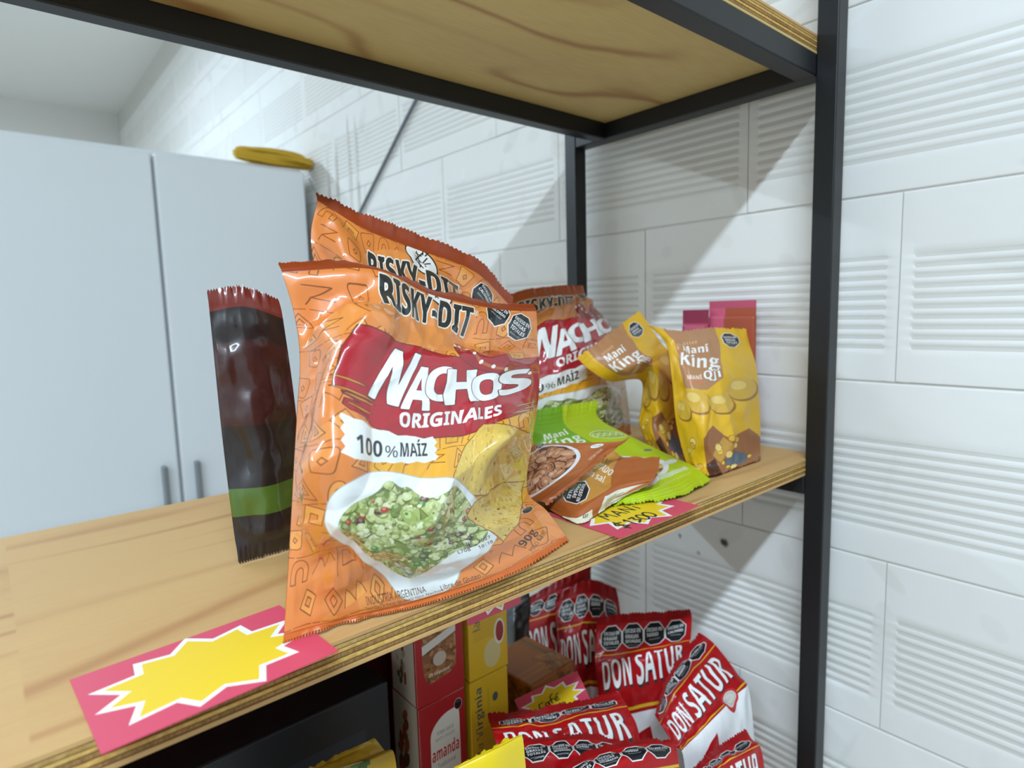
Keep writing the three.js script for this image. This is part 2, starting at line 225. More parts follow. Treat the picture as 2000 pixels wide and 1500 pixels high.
// ---------------------------------------------------------------- bags of printed film
// every net: print columns s, rows t (top to bottom) and the front surface's points in millimetres
const NETS = {
  nachoA: [[0, 0.22, 0.5, 0.75, 0.88, 1],[0.0, 0.05, 0.14500000000000002, 0.2875, 0.43, 0.5725, 0.715, 0.8575, 0.9525, 1.0],[[[137,1483,-367],[189,1482,-367],[241,1468,-367],[285,1459,-367],[312,1457,-367],[339,1455,-367]],[[135,1476,-357],[184,1478,-342],[227,1463,-345],[274,1454,-348],[303,1451,-351],[333,1450,-357]],[[138,1453,-351],[171,1452,-316],[210,1442,-323],[256,1433,-329],[288,1430,-336],[328,1427,-351]],[[137,1427,-344],[151,1431,-303],[189,1422,-300],[235,1415,-309],[273,1413,-320],[323,1410,-344]],[[130,1400,-335],[136,1409,-297],[174,1397,-290],[224,1392,-296],[257,1391,-303],[313,1387,-335]],[[124,1373,-329],[127,1381,-281],[168,1372,-281],[209,1368,-283],[231,1371,-278],[292,1359,-320]],[[118,1344,-323],[122,1352,-280],[157,1344,-271],[200,1336,-280],[234,1331,-291],[284,1324,-318]],[[110,1316,-312],[128,1321,-289],[162,1317,-277],[213,1311,-283],[251,1309,-294],[297,1307,-312]],[[104,1290,-306],[136,1290,-300],[174,1290,-290],[223,1290,-286],[262,1289,-293],[310,1287,-307]],[[102,1286,-303],[136,1286,-300],[174,1286,-289],[223,1286,-284],[260,1286,-288],[308,1286,-301]]]],
  nachoB: [[0, 0.22, 0.5, 0.75, 1],[0.0, 0.07, 0.25, 0.5, 0.8, 1.0],[[[193,1540,-435],[227,1526,-429],[271,1515,-429],[333,1497,-432],[377,1464,-435]],[[192,1533,-432],[223,1514,-423],[264,1502,-423],[327,1485,-426],[375,1454,-435]],[[183,1500,-426],[210,1476,-394],[251,1465,-389],[302,1451,-400],[367,1432,-426]],[[191,1421,-418],[241,1421,-377],[287,1421,-371],[325,1421,-383],[368,1415,-415]],[[197,1340,-406],[244,1340,-374],[287,1340,-368],[325,1340,-377],[365,1340,-400]],[[191,1286,-392],[241,1286,-386],[284,1286,-386],[325,1286,-386],[371,1286,-392]]]],
  nachoC: [[0, 0.25, 0.5, 0.75, 1],[0.0, 0.07, 0.2, 0.4, 0.6, 0.82, 1.0],[[[473,1471,-557],[506,1477,-557],[544,1481,-557],[576,1482,-557],[605,1482,-557]],[[468,1457,-551],[501,1465,-548],[540,1468,-548],[572,1469,-548],[602,1471,-551]],[[461,1427,-542],[486,1439,-528],[522,1448,-522],[564,1452,-528],[608,1455,-542]],[[446,1373,-534],[461,1396,-502],[497,1409,-490],[559,1420,-499],[634,1426,-534]],[[427,1330,-522],[451,1352,-493],[493,1363,-478],[559,1370,-487],[642,1371,-522]],[[410,1289,-507],[450,1303,-493],[496,1313,-478],[560,1316,-481],[633,1313,-505]],[[415,1286,-481],[473,1286,-487],[531,1286,-493],[589,1286,-499],[638,1286,-507]]]],
  darkBag: [[0, 0.5, 1],[0.0, 0.08, 0.5, 0.85, 1.0],[[[119,1470,-452],[142,1473,-452],[167,1464,-452]],[[119,1456,-449],[142,1459,-447],[168,1450,-449]],[[119,1378,-444],[142,1378,-432],[171,1378,-444]],[[119,1311,-435],[142,1311,-426],[168,1311,-435]],[[119,1286,-429],[142,1286,-429],[168,1286,-429]]]],
  yellowLow: [[0, 0.5, 1],[0.0, 0.15, 0.35, 1.0],[[[129,1143,-394],[161,1141,-394],[194,1139,-394]],[[131,1137,-389],[163,1138,-383],[199,1129,-389]],[[133,1132,-380],[165,1132,-371],[203,1120,-380]],[[133,856,-368],[165,856,-360],[203,856,-368]]]],
  blackPouch: [[0, 0.5, 1],[0.0, 0.2, 0.45, 1.0],[[[496,1063,-612],[511,1070,-600],[525,1077,-589]],[[485,1053,-600],[491,1066,-578],[515,1063,-576]],[[475,1030,-586],[480,1042,-564],[502,1038,-565]],[[475,856,-581],[480,856,-558],[502,856,-559]]]],
  peanutGreen: [[0, 0.33, 0.67, 1],[0.0, 0.12, 0.3, 0.55, 0.85, 1.0],[[[407,1352,-452],[445,1350,-458],[485,1349,-464],[524,1348,-464]],[[397,1336,-444],[436,1333,-449],[476,1331,-455],[515,1331,-455]],[[403,1311,-446],[430,1317,-430],[478,1317,-429],[532,1312,-425]],[[381,1290,-389],[429,1295,-392],[486,1296,-397],[552,1295,-396]],[[390,1288,-347],[414,1293,-329],[458,1293,-328],[533,1290,-341]],[[389,1287,-329],[409,1288,-317],[444,1288,-303],[507,1289,-309]]]],
  peanutBrown: [[0, 0.33, 0.67, 1],[0.0, 0.35, 0.7, 0.92, 1.0],[[[363,1331,-403],[331,1322,-379],[310,1312,-366],[296,1298,-357]],[[374,1333,-390],[344,1327,-368],[320,1317,-352],[314,1299,-357]],[[401,1333,-366],[380,1326,-361],[352,1316,-354],[328,1298,-358]],[[431,1331,-356],[409,1321,-361],[369,1311,-351],[335,1296,-356]],[[442,1334,-353],[418,1320,-359],[375,1309,-351],[335,1294,-352]]]],
  peanutLow: [[0, 0.3, 0.6, 0.8, 1],[0.0, 0.35, 0.7, 1.0],[[[433,1298,-430],[457,1304,-417],[464,1311,-389],[458,1309,-370],[475,1311,-343]],[[387,1295,-397],[395,1303,-373],[410,1308,-356],[421,1306,-345],[439,1308,-320]],[[352,1290,-371],[354,1298,-339],[374,1299,-326],[398,1301,-328],[425,1304,-314]],[[346,1287,-367],[338,1286,-320],[364,1287,-323],[396,1290,-328],[429,1298,-322]]]],
  yellowR: [[0, 0.33, 0.67, 1],[0.0, 0.1, 0.35, 0.65, 0.9, 1.0],[[[520,1432,-389],[560,1425,-383],[612,1426,-377],[674,1423,-368]],[[544,1414,-386],[558,1410,-371],[606,1411,-365],[677,1408,-365]],[[542,1379,-377],[534,1380,-348],[581,1380,-342],[675,1377,-354]],[[538,1330,-368],[530,1334,-336],[572,1332,-331],[662,1326,-342]],[[545,1289,-360],[541,1292,-333],[575,1293,-325],[643,1290,-331]],[[530,1286,-344],[526,1286,-320],[565,1286,-319],[621,1286,-319]]]],
  yellowL: [[0, 0.5, 1],[0.0, 0.12, 0.3, 0.45, 0.6, 0.8, 1.0],[[[492,1398,-464],[543,1421,-464],[611,1447,-470]],[[506,1384,-458],[537,1406,-444],[613,1429,-458]],[[534,1369,-452],[537,1392,-420],[619,1410,-447]],[[582,1366,-447],[570,1383,-418],[634,1389,-441]],[[580,1338,-444],[575,1344,-415],[641,1339,-435]],[[571,1315,-441],[571,1316,-412],[637,1308,-426]],[[567,1286,-421],[550,1286,-382],[553,1286,-360]]]],
  redA: [[0, 0.5, 1],[0.0, 0.12, 0.4, 1.0],[[[551,1051,-620],[588,1076,-592],[622,1092,-565]],[[544,1040,-617],[573,1062,-580],[615,1074,-562]],[[532,1006,-611],[549,1030,-561],[603,1028,-553]],[[532,856,-594],[549,856,-544],[603,856,-536]]]],
  redB: [[0, 0.5, 1],[0.0, 0.1, 0.28, 0.5, 1.0],[[[559,1070,-570],[593,1088,-544],[620,1076,-519]],[[552,1059,-567],[580,1076,-532],[617,1057,-511]],[[539,1037,-552],[553,1060,-508],[603,1038,-497]],[[530,1000,-539],[540,1027,-495],[594,1011,-485]],[[530,856,-521],[540,856,-478],[594,856,-468]]]],
  redC: [[0, 0.33, 0.67, 1],[0.0, 0.09, 0.24, 0.5, 1.0],[[[555,1065,-496],[585,1070,-471],[617,1071,-444],[645,1073,-420]],[[549,1058,-492],[575,1064,-464],[606,1066,-437],[641,1066,-415]],[[531,1039,-478],[549,1052,-443],[580,1055,-418],[621,1053,-403]],[[519,1011,-465],[534,1029,-428],[563,1038,-404],[605,1035,-395]],[[519,856,-448],[534,856,-410],[563,856,-387],[605,856,-377]]]],
  redD: [[0, 0.5, 1],[0.0, 0.12, 0.34, 0.56, 0.7, 1.0],[[[507,1020,-373],[556,1041,-388],[619,1063,-391]],[[504,1020,-368],[548,1044,-377],[620,1061,-382]],[[496,1022,-356],[532,1050,-352],[612,1059,-362]],[[493,1010,-337],[532,1032,-328],[612,1037,-336]],[[491,1003,-326],[531,1019,-314],[609,1021,-320]],[[491,856,-309],[531,856,-296],[609,856,-303]]]],
  redE: [[0, 0.33, 0.67, 1],[0.0, 0.1, 0.35, 0.55, 1.0],[[[328,1077,-431],[372,1067,-417],[422,1063,-399],[465,1059,-387]],[[325,1073,-425],[366,1068,-406],[414,1064,-390],[464,1054,-381]],[[320,1071,-414],[353,1073,-385],[399,1068,-370],[459,1050,-369]],[[315,1052,-400],[349,1055,-370],[395,1048,-355],[456,1028,-353]],[[315,856,-382],[349,856,-353],[395,856,-338],[456,856,-335]]]],
  redF: [[0, 0.33, 0.67, 1],[0.0, 0.1, 0.3, 1.0],[[[312,1083,-380],[350,1079,-366],[384,1069,-355],[417,1052,-343]],[[310,1082,-374],[343,1080,-358],[377,1070,-347],[414,1050,-338]],[[305,1068,-361],[330,1072,-340],[362,1062,-330],[406,1036,-328]],[[305,856,-344],[330,856,-322],[362,856,-312],[406,856,-310]]]],
  redG: [[0, 0.33, 0.67, 1],[0.0, 0.1, 0.3, 1.0],[[[319,1082,-332],[356,1086,-323],[396,1080,-312],[435,1068,-299]],[[317,1082,-326],[351,1087,-315],[390,1082,-304],[431,1067,-295]],[[314,1071,-315],[342,1081,-299],[379,1075,-289],[425,1055,-287]],[[314,856,-298],[342,856,-282],[379,856,-272],[425,856,-269]]]],
  redH: [[0, 0.5, 1],[0.0, 0.12, 0.4, 1.0],[[[468,1018,-302],[508,1015,-306],[561,1016,-299]],[[466,1018,-296],[502,1017,-295],[559,1011,-292]],[[467,1012,-283],[496,1014,-278],[559,998,-279]],[[467,856,-266],[496,856,-260],[559,856,-261]]]],
  yellowPack: [[0, 0.5, 1],[0.0, 0.15, 0.35, 1.0],[[[217,1128,-342],[245,1130,-337],[272,1132,-334]],[[219,1130,-333],[244,1134,-325],[273,1132,-325]],[[217,1132,-323],[241,1139,-312],[272,1134,-315]],[[217,856,-305],[241,856,-294],[272,856,-297]]]],
};

function hermite(xs, P, x) {                         // P: array of arrays of equal length
  const n = xs.length; let k = 0; while (k < n - 2 && x > xs[k + 1]) k++;
  const h = xs[k + 1] - xs[k], u = (x - xs[k]) / h, u2 = u * u, u3 = u2 * u;
  const sl = (i, c) => i === 0 ? (P[1][c] - P[0][c]) / (xs[1] - xs[0]) : i === n - 1 ? (P[n - 1][c] - P[n - 2][c]) / (xs[n - 1] - xs[n - 2]) : (P[i + 1][c] - P[i - 1][c]) / (xs[i + 1] - xs[i - 1]);
  return P[k].map((_, c) => (2 * u3 - 3 * u2 + 1) * P[k][c] + (u3 - 2 * u2 + u) * h * sl(k, c) + (3 * u2 - 2 * u3) * P[k + 1][c] + (u3 - u2) * h * sl(k + 1, c));
}
function sheet(P, ns, nt, flip, uvOf, i0 = 0, i1 = nt) {
  const pos = [], uv = [], idx = [], w = ns + 1;
  for (let i = i0; i <= i1; i++) for (let j = 0; j <= ns; j++) { const p = P[i * w + j]; pos.push(p.x, p.y, p.z); uv.push(...uvOf(j / ns, i)); }
  for (let i = 0; i < i1 - i0; i++) for (let j = 0; j < ns; j++) { const a = i * w + j, b = a + 1, c = a + w, d = c + 1; if (flip) idx.push(a, b, c, b, d, c); else idx.push(a, c, b, b, c, d); }
  const g = new THREE.BufferGeometry(); g.setAttribute('position', new THREE.Float32BufferAttribute(pos, 3)); g.setAttribute('uv', new THREE.Float32BufferAttribute(uv, 2)); g.setIndex(idx); g.computeVertexNormals(); return g;
}
function filmBag(o) {
  const { net, seed = 1, ns = 72, nt = 96, mats, top = 0.07, bottom = 0.94, win = [0, 1, 0, 1], crumple = 0.0016, gather = 0.0022, creases = 10, tents = [], back = 0.02, teeth = 0.0009 } = o;
  const [cs, ts, raw] = NETS[net];
  const pts = raw.map((r) => r.map((p) => p.map((v) => v / 1000)));
  const S = Array.from({ length: ns + 1 }, (_, j) => j / ns), TT = Array.from({ length: nt + 1 }, (_, i) => i / nt);
  const rows = TT.map((t) => { const f = hermite(ts, pts.map((r) => r.flat()), t); return cs.map((_, c) => f.slice(3 * c, 3 * c + 3)); });
  const w = ns + 1, P = [], base = [];
  rows.forEach((r) => S.forEach((s) => { const p = hermite(cs, r, s); base.push(new THREE.Vector3(...p)); }));
  const at = (i, j) => base[clamp(i, 0, nt) * w + clamp(j, 0, ns)];
  const nrm = (i, j) => new THREE.Vector3().crossVectors(at(i, j + 1).clone().sub(at(i, j - 1)), at(i - 1, j).clone().sub(at(i + 1, j))).normalize();
  const mid = Math.round(nt / 2), W = S.slice(1).reduce((a, _, j) => a + at(mid, j).distanceTo(at(mid, j + 1)), 0), H = TT.slice(1).reduce((a, _, i) => a + at(i, ns >> 1).distanceTo(at(i + 1, ns >> 1)), 0);
  const r = rng(seed * 97 + 13), folds = tents.map((q) => ({ w: 0.016, a: 0.003, ...q }));
  for (let k = 0; k < creases; k++) {               // random sharp creases of the film
    const s = 0.08 + 0.84 * r(), t = top + 0.05 + (bottom - top - 0.1) * r(), an = r() * Math.PI * 2, l = 0.07 + 0.16 * r();
    folds.push({ pts: [[s, t], [s + Math.cos(an) * l * 0.5, t + Math.sin(an) * l * 0.5 + (r() - 0.5) * 0.06], [s + Math.cos(an) * l, t + Math.sin(an) * l]], w: 0.006 + 0.016 * r(), a: (r() < 0.35 ? -1 : 1) * (0.0006 + 0.0022 * r()) * (o.creaseGain ?? 1) });
  }
  const segd = (px, py, a, b) => { const ax = a[0] * W, ay = a[1] * H, bx = b[0] * W, by = b[1] * H, dx = bx - ax, dy = by - ay, u = clamp(((px - ax) * dx + (py - ay) * dy) / (dx * dx + dy * dy + 1e-12)); return [Math.hypot(px - ax - u * dx, py - ay - u * dy), u]; };
  const disp = (s, t) => {
    const px = s * W, py = t * H, edge = smooth(0, 0.05, s) * smooth(0, 0.05, 1 - s) * smooth(top, top + 0.05, t) * smooth(0, 0.05, bottom - t);
    let d = 0;
    for (const f of folds) {
      const n = f.pts.length - 1; let best = 9, bu = 0;
      for (let k = 0; k < n; k++) { const [q, u] = segd(px, py, f.pts[k], f.pts[k + 1]); if (q < best) { best = q; bu = (k + u) / n; } }
      if (best < f.w) { const q = 1 - Math.sqrt(best * best + 4e-7) / f.w, ends = f.hard ? 1 : Math.min(1, 3.2 * Math.min(bu + 0.04, 1.04 - bu)); d += f.a * Math.max(0, q) * ends * (f.hard ? 1 : 1); }
    }
    d += crumple * ((1 - Math.abs(noise3(px * 17, py * 17, seed * 3.1)) * 2.2) * 0.9 + (1 - Math.abs(noise3(px * 38 + 5, py * 38, seed * 1.7)) * 2) * 0.28 + noise3(px * 9, py * 9, seed * 5.3) * 0.6);
    const g = noise3(px * 90, py * 8, seed) * 0.6 + (0.5 - Math.abs(noise3(px * 55, py * 6, seed + 40)));
    d += gather * g * (Math.exp(-(t - top) / 0.07) * (t > top ? 1 : 0) + Math.exp(-(bottom - t) / 0.07) * (t < bottom ? 1 : 0)) ;
    return d * edge;
  };
  const it = Math.round(top * nt), ib = Math.round(bottom * nt);
  const wob = (s, k) => 0.0016 * noise2(s * 7 + seed, k + seed * 2.3) + 0.0008 * noise2(s * 19, k + seed);
  for (let i = 0; i <= nt; i++) for (let j = 0; j <= ns; j++) {
    const s = S[j], t = TT[i], n = nrm(i, j), p = at(i, j).clone();
    let d = disp(s, t);
    if (i < it || i > ib) { const q = i < it ? i / it : (nt - i) / (nt - ib); d += 0.0004 * Math.sin(q * Math.PI * 2 * 4.5) + wob(s, i < it ? 1 : 2) * (1 - q); }
    if (i === 0 || i === nt) { const up = at(i ? nt - 1 : 1, j).clone().sub(p).normalize(); p.addScaledVector(up, -teeth * ((j % 2) * 2 - 1)); }
    p.addScaledVector(n, d); P.push(p);
  }
  // the far side: a patch stretched over the bag's own outline, bellied away from the front
  const B = [];
  const c00 = P[it * w], c10 = P[it * w + ns], c01 = P[ib * w], c11 = P[ib * w + ns];
  for (let i = 0; i <= nt; i++) for (let j = 0; j <= ns; j++) {
    if (i <= it || i >= ib) { B.push(P[i * w + j].clone().addScaledVector(nrm(i, j), -0.0006)); continue; }
    const s = S[j], t = (i - it) / (ib - it), L = P[i * w], R = P[i * w + ns], A = P[it * w + j], D = P[ib * w + j];
    const q = new THREE.Vector3().addScaledVector(L, 1 - s).addScaledVector(R, s).addScaledVector(A, 1 - t).addScaledVector(D, t)
      .addScaledVector(c00, -(1 - s) * (1 - t)).addScaledVector(c10, -s * (1 - t)).addScaledVector(c01, -(1 - s) * t).addScaledVector(c11, -s * t);
    const n = new THREE.Vector3().crossVectors(R.clone().sub(L), A.clone().sub(D)).normalize();
    q.addScaledVector(n, -(back * Math.pow(Math.sin(Math.PI * s) * Math.sin(Math.PI * t), 0.7) + 0.0006) + 0.001 * noise3(s * 9, t * 9, seed) * Math.sin(Math.PI * s) * Math.sin(Math.PI * t));
    B.push(q);
  }
  // origin at the middle of the base
  const lo = new THREE.Box3().setFromPoints(P.concat(B)), org = new THREE.Vector3((lo.min.x + lo.max.x) / 2, lo.min.y, (lo.min.z + lo.max.z) / 2);
  P.forEach((p) => p.sub(org)); B.forEach((p) => p.sub(org));
  org.y = Math.max(org.y, (org.y > 1.2 ? SHELF : LOW) + 0.0004);      // rests on its board
  const [u0, u1, v0, v1] = win, uvOf = (s, i) => [lerp(u0, u1, s), 1 - lerp(v0, v1, TT[i])];
  const t = thing(o.name, o.label, o.category, o.group, org.toArray());
  const both = (a, b) => mergeGeometries([sheet(P, ns, nt, false, uvOf, a, b), sheet(B, ns, nt, true, uvOf, a, b)]);
  mesh('pouch', both(it, ib), mats[0], t);
  if (it > 0) mesh('top_seal', both(0, it), mats[1] ?? mats[0], t);
  if (ib < nt) mesh('bottom_seal', both(ib, nt), mats[2] ?? mats[1] ?? mats[0], t);
  return t;
}

// ---------------------------------------------------------------- prints
function fit(c, str, x, y, w, h, o = {}) {           // text fitted into the box x, y, w, h (top left corner)
  c.save(); c.font = (o.font ?? 'bold') + ' 200px ' + (o.family ?? 'sans-serif');
  const m = c.measureText(str), tw = m.actualBoundingBoxRight + m.actualBoundingBoxLeft, th = m.actualBoundingBoxAscent + m.actualBoundingBoxDescent;
  c.translate(x + w / 2, y + h / 2); c.rotate(o.rot ?? 0); c.transform(1, o.shy ?? 0, o.shx ?? 0, 1, 0, 0); c.scale(w / tw, h / th); c.translate(-tw / 2 + m.actualBoundingBoxLeft, th / 2 - m.actualBoundingBoxDescent);
  if (o.halo) { c.strokeStyle = o.halo; c.lineWidth = o.hw ?? 40; c.lineJoin = 'round'; c.strokeText(str, 0, 0); }
  if (o.stroke) { c.strokeStyle = o.stroke; c.lineWidth = o.sw ?? 24; c.lineJoin = 'round'; c.strokeText(str, 0, 0); }
  if (o.drop) { c.fillStyle = o.drop; c.fillText(str, 8, 10); }
  c.fillStyle = o.fill ?? '#000'; c.fillText(str, 0, 0); c.restore();
}
const poly = (c, p, fill, stroke, lw) => { c.beginPath(); p.forEach(([x, y], i) => i ? c.lineTo(x, y) : c.moveTo(x, y)); c.closePath(); if (fill) { c.fillStyle = fill; c.fill(); } if (stroke) { c.strokeStyle = stroke; c.lineWidth = lw; c.lineJoin = 'round'; c.stroke(); } };
function blob(c, p, fill, stroke, lw) {              // closed smooth outline through p
  c.beginPath(); const n = p.length, m = (a, b) => [(a[0] + b[0]) / 2, (a[1] + b[1]) / 2]; let q = m(p[n - 1], p[0]); c.moveTo(...q);
  for (let i = 0; i < n; i++) { q = m(p[i], p[(i + 1) % n]); c.quadraticCurveTo(p[i][0], p[i][1], q[0], q[1]); }
  c.closePath(); if (fill) { c.fillStyle = fill; c.fill(); } if (stroke) { c.strokeStyle = stroke; c.lineWidth = lw; c.stroke(); }
}
function octagon(c, x, y, r, rot, lines) {
  c.save(); c.translate(x, y); c.rotate(rot);
  const o = (q) => Array.from({ length: 8 }, (_, k) => { const a = (k + 0.5) * Math.PI / 4; return [Math.cos(a) * q, Math.sin(a) * q]; });
  poly(c, o(r), '#f1f0ec'); poly(c, o(r * 0.92), '#12151a');
  lines.forEach((s, k) => fit(c, s, -r * 0.66, -r * 0.5 + k * r * 0.34, r * 1.32 * Math.min(1, s.length / 9 + 0.2), r * 0.25, { fill: '#f4f4f2' }));
  fit(c, 'Ministerio de Salud', -r * 0.45, -r * 0.5 + lines.length * r * 0.34 + r * 0.04, r * 0.9, r * 0.11, { fill: '#dcdcd8', font: 'normal' });
  c.restore();
}
function peanuts(c, cx, cy, rx, ry, n, tones, r, size) {
  c.save(); c.beginPath(); c.ellipse(cx, cy, rx, ry, 0, 0, 7); c.clip(); c.fillStyle = tones[3]; c.fillRect(cx - rx, cy - ry, 2 * rx, 2 * ry);
  for (let k = 0; k < n; k++) {
    const a = r() * 7, q = Math.sqrt(r()) * 1.03, x = cx + Math.cos(a) * rx * q, y = cy + Math.sin(a) * ry * q, s = size * (0.8 + 0.45 * r());
    c.save(); c.translate(x, y); c.rotate(r() * 6.3);
    c.fillStyle = tones[3]; c.beginPath(); c.ellipse(s * 0.08, s * 0.12, s * 1.05, s * 0.72, 0, 0, 7); c.fill();
    c.fillStyle = tones[k % 3]; c.beginPath(); c.ellipse(0, 0, s, s * 0.64, 0, 0, 7); c.fill();
    c.fillStyle = tones[4]; c.beginPath(); c.ellipse(-s * 0.2, -s * 0.2, s * 0.5, s * 0.2, 0.2, 0, 7); c.fill();
    if (r() < 0.3) { c.strokeStyle = tones[3]; c.lineWidth = s * 0.1; c.beginPath(); c.ellipse(0, s * 0.1, s * 0.6, s * 0.3, 0, 0.3, 2.8); c.stroke(); }
    c.restore();
  }
  c.restore();
}
function doodles(c, w, h, r) {                       // the outlined ornament of the orange film
  const shapes = [
    (s) => { c.moveTo(-s, -s * 0.7); c.quadraticCurveTo(-s, -s, -s * 0.7, -s); c.lineTo(s * 0.6, -s * 0.95); c.quadraticCurveTo(s, -s, s * 0.95, -s * 0.6); c.lineTo(s * 0.7, s * 0.6); c.quadraticCurveTo(s * 0.6, s, s * 0.2, s * 0.95); c.lineTo(-s * 0.7, s * 0.8); c.closePath(); c.moveTo(-s * 0.25, 0); c.lineTo(0, -s * 0.3); c.lineTo(s * 0.3, 0); c.lineTo(0, s * 0.3); c.closePath(); },
    (s) => { c.moveTo(0, -s); c.lineTo(s, s * 0.8); c.lineTo(-s, s * 0.8); c.closePath(); c.moveTo(0, -s * 0.35); c.lineTo(s * 0.4, s * 0.45); c.lineTo(-s * 0.4, s * 0.45); c.closePath(); },
    (s) => { c.moveTo(-s, s); c.lineTo(-s, -s); c.lineTo(s, -s); c.lineTo(s, s * 0.6); c.lineTo(-s * 0.4, s * 0.6); c.lineTo(-s * 0.4, -s * 0.3); c.lineTo(s * 0.4, -s * 0.3); c.lineTo(s * 0.4, s * 0.1); },
    (s) => { for (let k = 0; k < 5; k++) c.lineTo(-s * 1.4 + k * s * 0.7, k % 2 ? -s * 0.5 : s * 0.5); },
    (s) => { c.moveTo(-s, 0); c.lineTo(0, -s); c.lineTo(s, 0); c.lineTo(0, s); c.closePath(); c.moveTo(-s * 0.4, 0); c.lineTo(0, -s * 0.4); c.lineTo(s * 0.4, 0); c.lineTo(0, s * 0.4); c.closePath(); },
    (s) => { c.moveTo(-s, -s * 0.8); c.lineTo(s, -s * 0.8); c.lineTo(-s * 0.6, s * 0.1); c.lineTo(s, s * 0.1); c.moveTo(-s, s * 0.8); c.lineTo(-s * 0.6, s * 0.1); },
    (s) => { c.moveTo(-s, s); c.quadraticCurveTo(-s * 0.9, -s, 0, -s); c.quadraticCurveTo(s, -s, s * 0.8, s); c.lineTo(s * 0.3, s); c.quadraticCurveTo(s * 0.4, -s * 0.3, 0, -s * 0.3); c.quadraticCurveTo(-s * 0.5, -s * 0.2, -s * 0.4, s); c.closePath(); },
  ];
  const st = 98; c.lineJoin = 'round'; c.lineCap = 'round';
  for (let y = 30, k = 0; y < h; y += st * 0.92, k++) {
    if (k % 2) { c.strokeStyle = 'rgba(120,62,14,0.75)'; c.lineWidth = 2.6; c.setLineDash([26, 9, 60, 7]); c.beginPath(); c.moveTo(0, y - st * 0.46); for (let x = 0; x <= w; x += 40) c.lineTo(x, y - st * 0.46 + 5 * Math.sin(x * 0.03 + k)); c.stroke(); c.setLineDash([]); }
    for (let x = 20 + (k % 3) * 28; x < w; x += st) {
      c.save(); c.translate(x + (r() - 0.5) * 22, y + (r() - 0.5) * 16); c.rotate((r() - 0.5) * 0.7);
      c.beginPath(); shapes[Math.floor(r() * shapes.length)](30 + r() * 10);
      if (r() < 0.55) { c.fillStyle = 'rgba(244,172,78,0.55)'; c.fill('evenodd'); }
      c.strokeStyle = 'rgba(112,56,12,0.85)'; c.lineWidth = 2.8; c.stroke(); c.restore();
    }
  }
}
function guacamole(c, outline, r) {
  c.save(); blob(c, outline, '#7d8c42'); c.clip();
  const xs = outline.map((p) => p[0]), ys = outline.map((p) => p[1]), x0 = Math.min(...xs), x1 = Math.max(...xs), y0 = Math.min(...ys), y1 = Math.max(...ys);
  const lump = (col, s) => { const x = lerp(x0, x1, r()), y = lerp(y0, y1, r()), n = 7, a0 = r() * 6, q = Array.from({ length: n }, () => s * (0.55 + 0.75 * r())), at = (k, dx, dy, m) => { const a = a0 + k / n * 6.283; return [x + dx + Math.cos(a) * q[k] * m, y + dy + Math.sin(a) * q[k] * 0.8 * m]; };
    if (s > 7) blob(c, q.map((_, k) => at(k, s * 0.10, s * 0.22, 1.02)), 'rgba(74,84,30,0.55)'); blob(c, q.map((_, k) => at(k, 0, 0, 1)), col); if (s > 9) blob(c, q.map((_, k) => at(k, -s * 0.12, -s * 0.16, 0.5)), 'rgba(236,240,200,0.4)'); };
  const g = ['#b3bd76', '#cdd399', '#98a858', '#dde0b4', '#76883f', '#c2c987', '#a3ae66'];
  for (let k = 0; k < 240; k++) lump(g[k % 7], 18 + 26 * r());
  for (let k = 0; k < 46; k++) lump(['#4f3232', '#4a5a28', '#5c2f35', '#56682c'][k % 4], 10 + 14 * r());
  for (let k = 0; k < 230; k++) lump(g[(k * 5) % 7], 8 + 15 * r());
  for (let k = 0; k < 17; k++) lump(['#b23a2a', '#c4523c', '#9c2b2b'][k % 3], 8 + 11 * r());
  for (let k = 0; k < 14; k++) lump('#4c7f2c', 6 + 9 * r());
  for (let k = 0; k < 330; k++) lump(g[(k * 3) % 7], 3 + 7 * r());
  c.restore();
}
function chip(c, p, r) {
  c.save(); poly(c, p, '#dcb95a', '#8a5a1c', 4); c.clip();
  const xs = p.map((q) => q[0]), ys = p.map((q) => q[1]), x0 = Math.min(...xs), x1 = Math.max(...xs), y0 = Math.min(...ys), y1 = Math.max(...ys);
  for (let k = 0; k < 420; k++) { c.fillStyle = ['rgba(238,208,110,0.5)', 'rgba(190,140,44,0.4)', 'rgba(228,190,84,0.6)', 'rgba(150,100,30,0.35)'][k % 4]; c.beginPath(); c.ellipse(lerp(x0, x1, r()), lerp(y0, y1, r()), 2 + 9 * r(), 1 + 4 * r(), 1 + r(), 0, 7); c.fill(); }
  for (let k = 0; k < 6; k++) { c.fillStyle = '#8d3418'; c.beginPath(); c.ellipse(lerp(x0, x1, r()), lerp(y0, y1, r()), 3 + 5 * r(), 2 + 4 * r(), r() * 3, 0, 7); c.fill(); }
  c.restore();
}
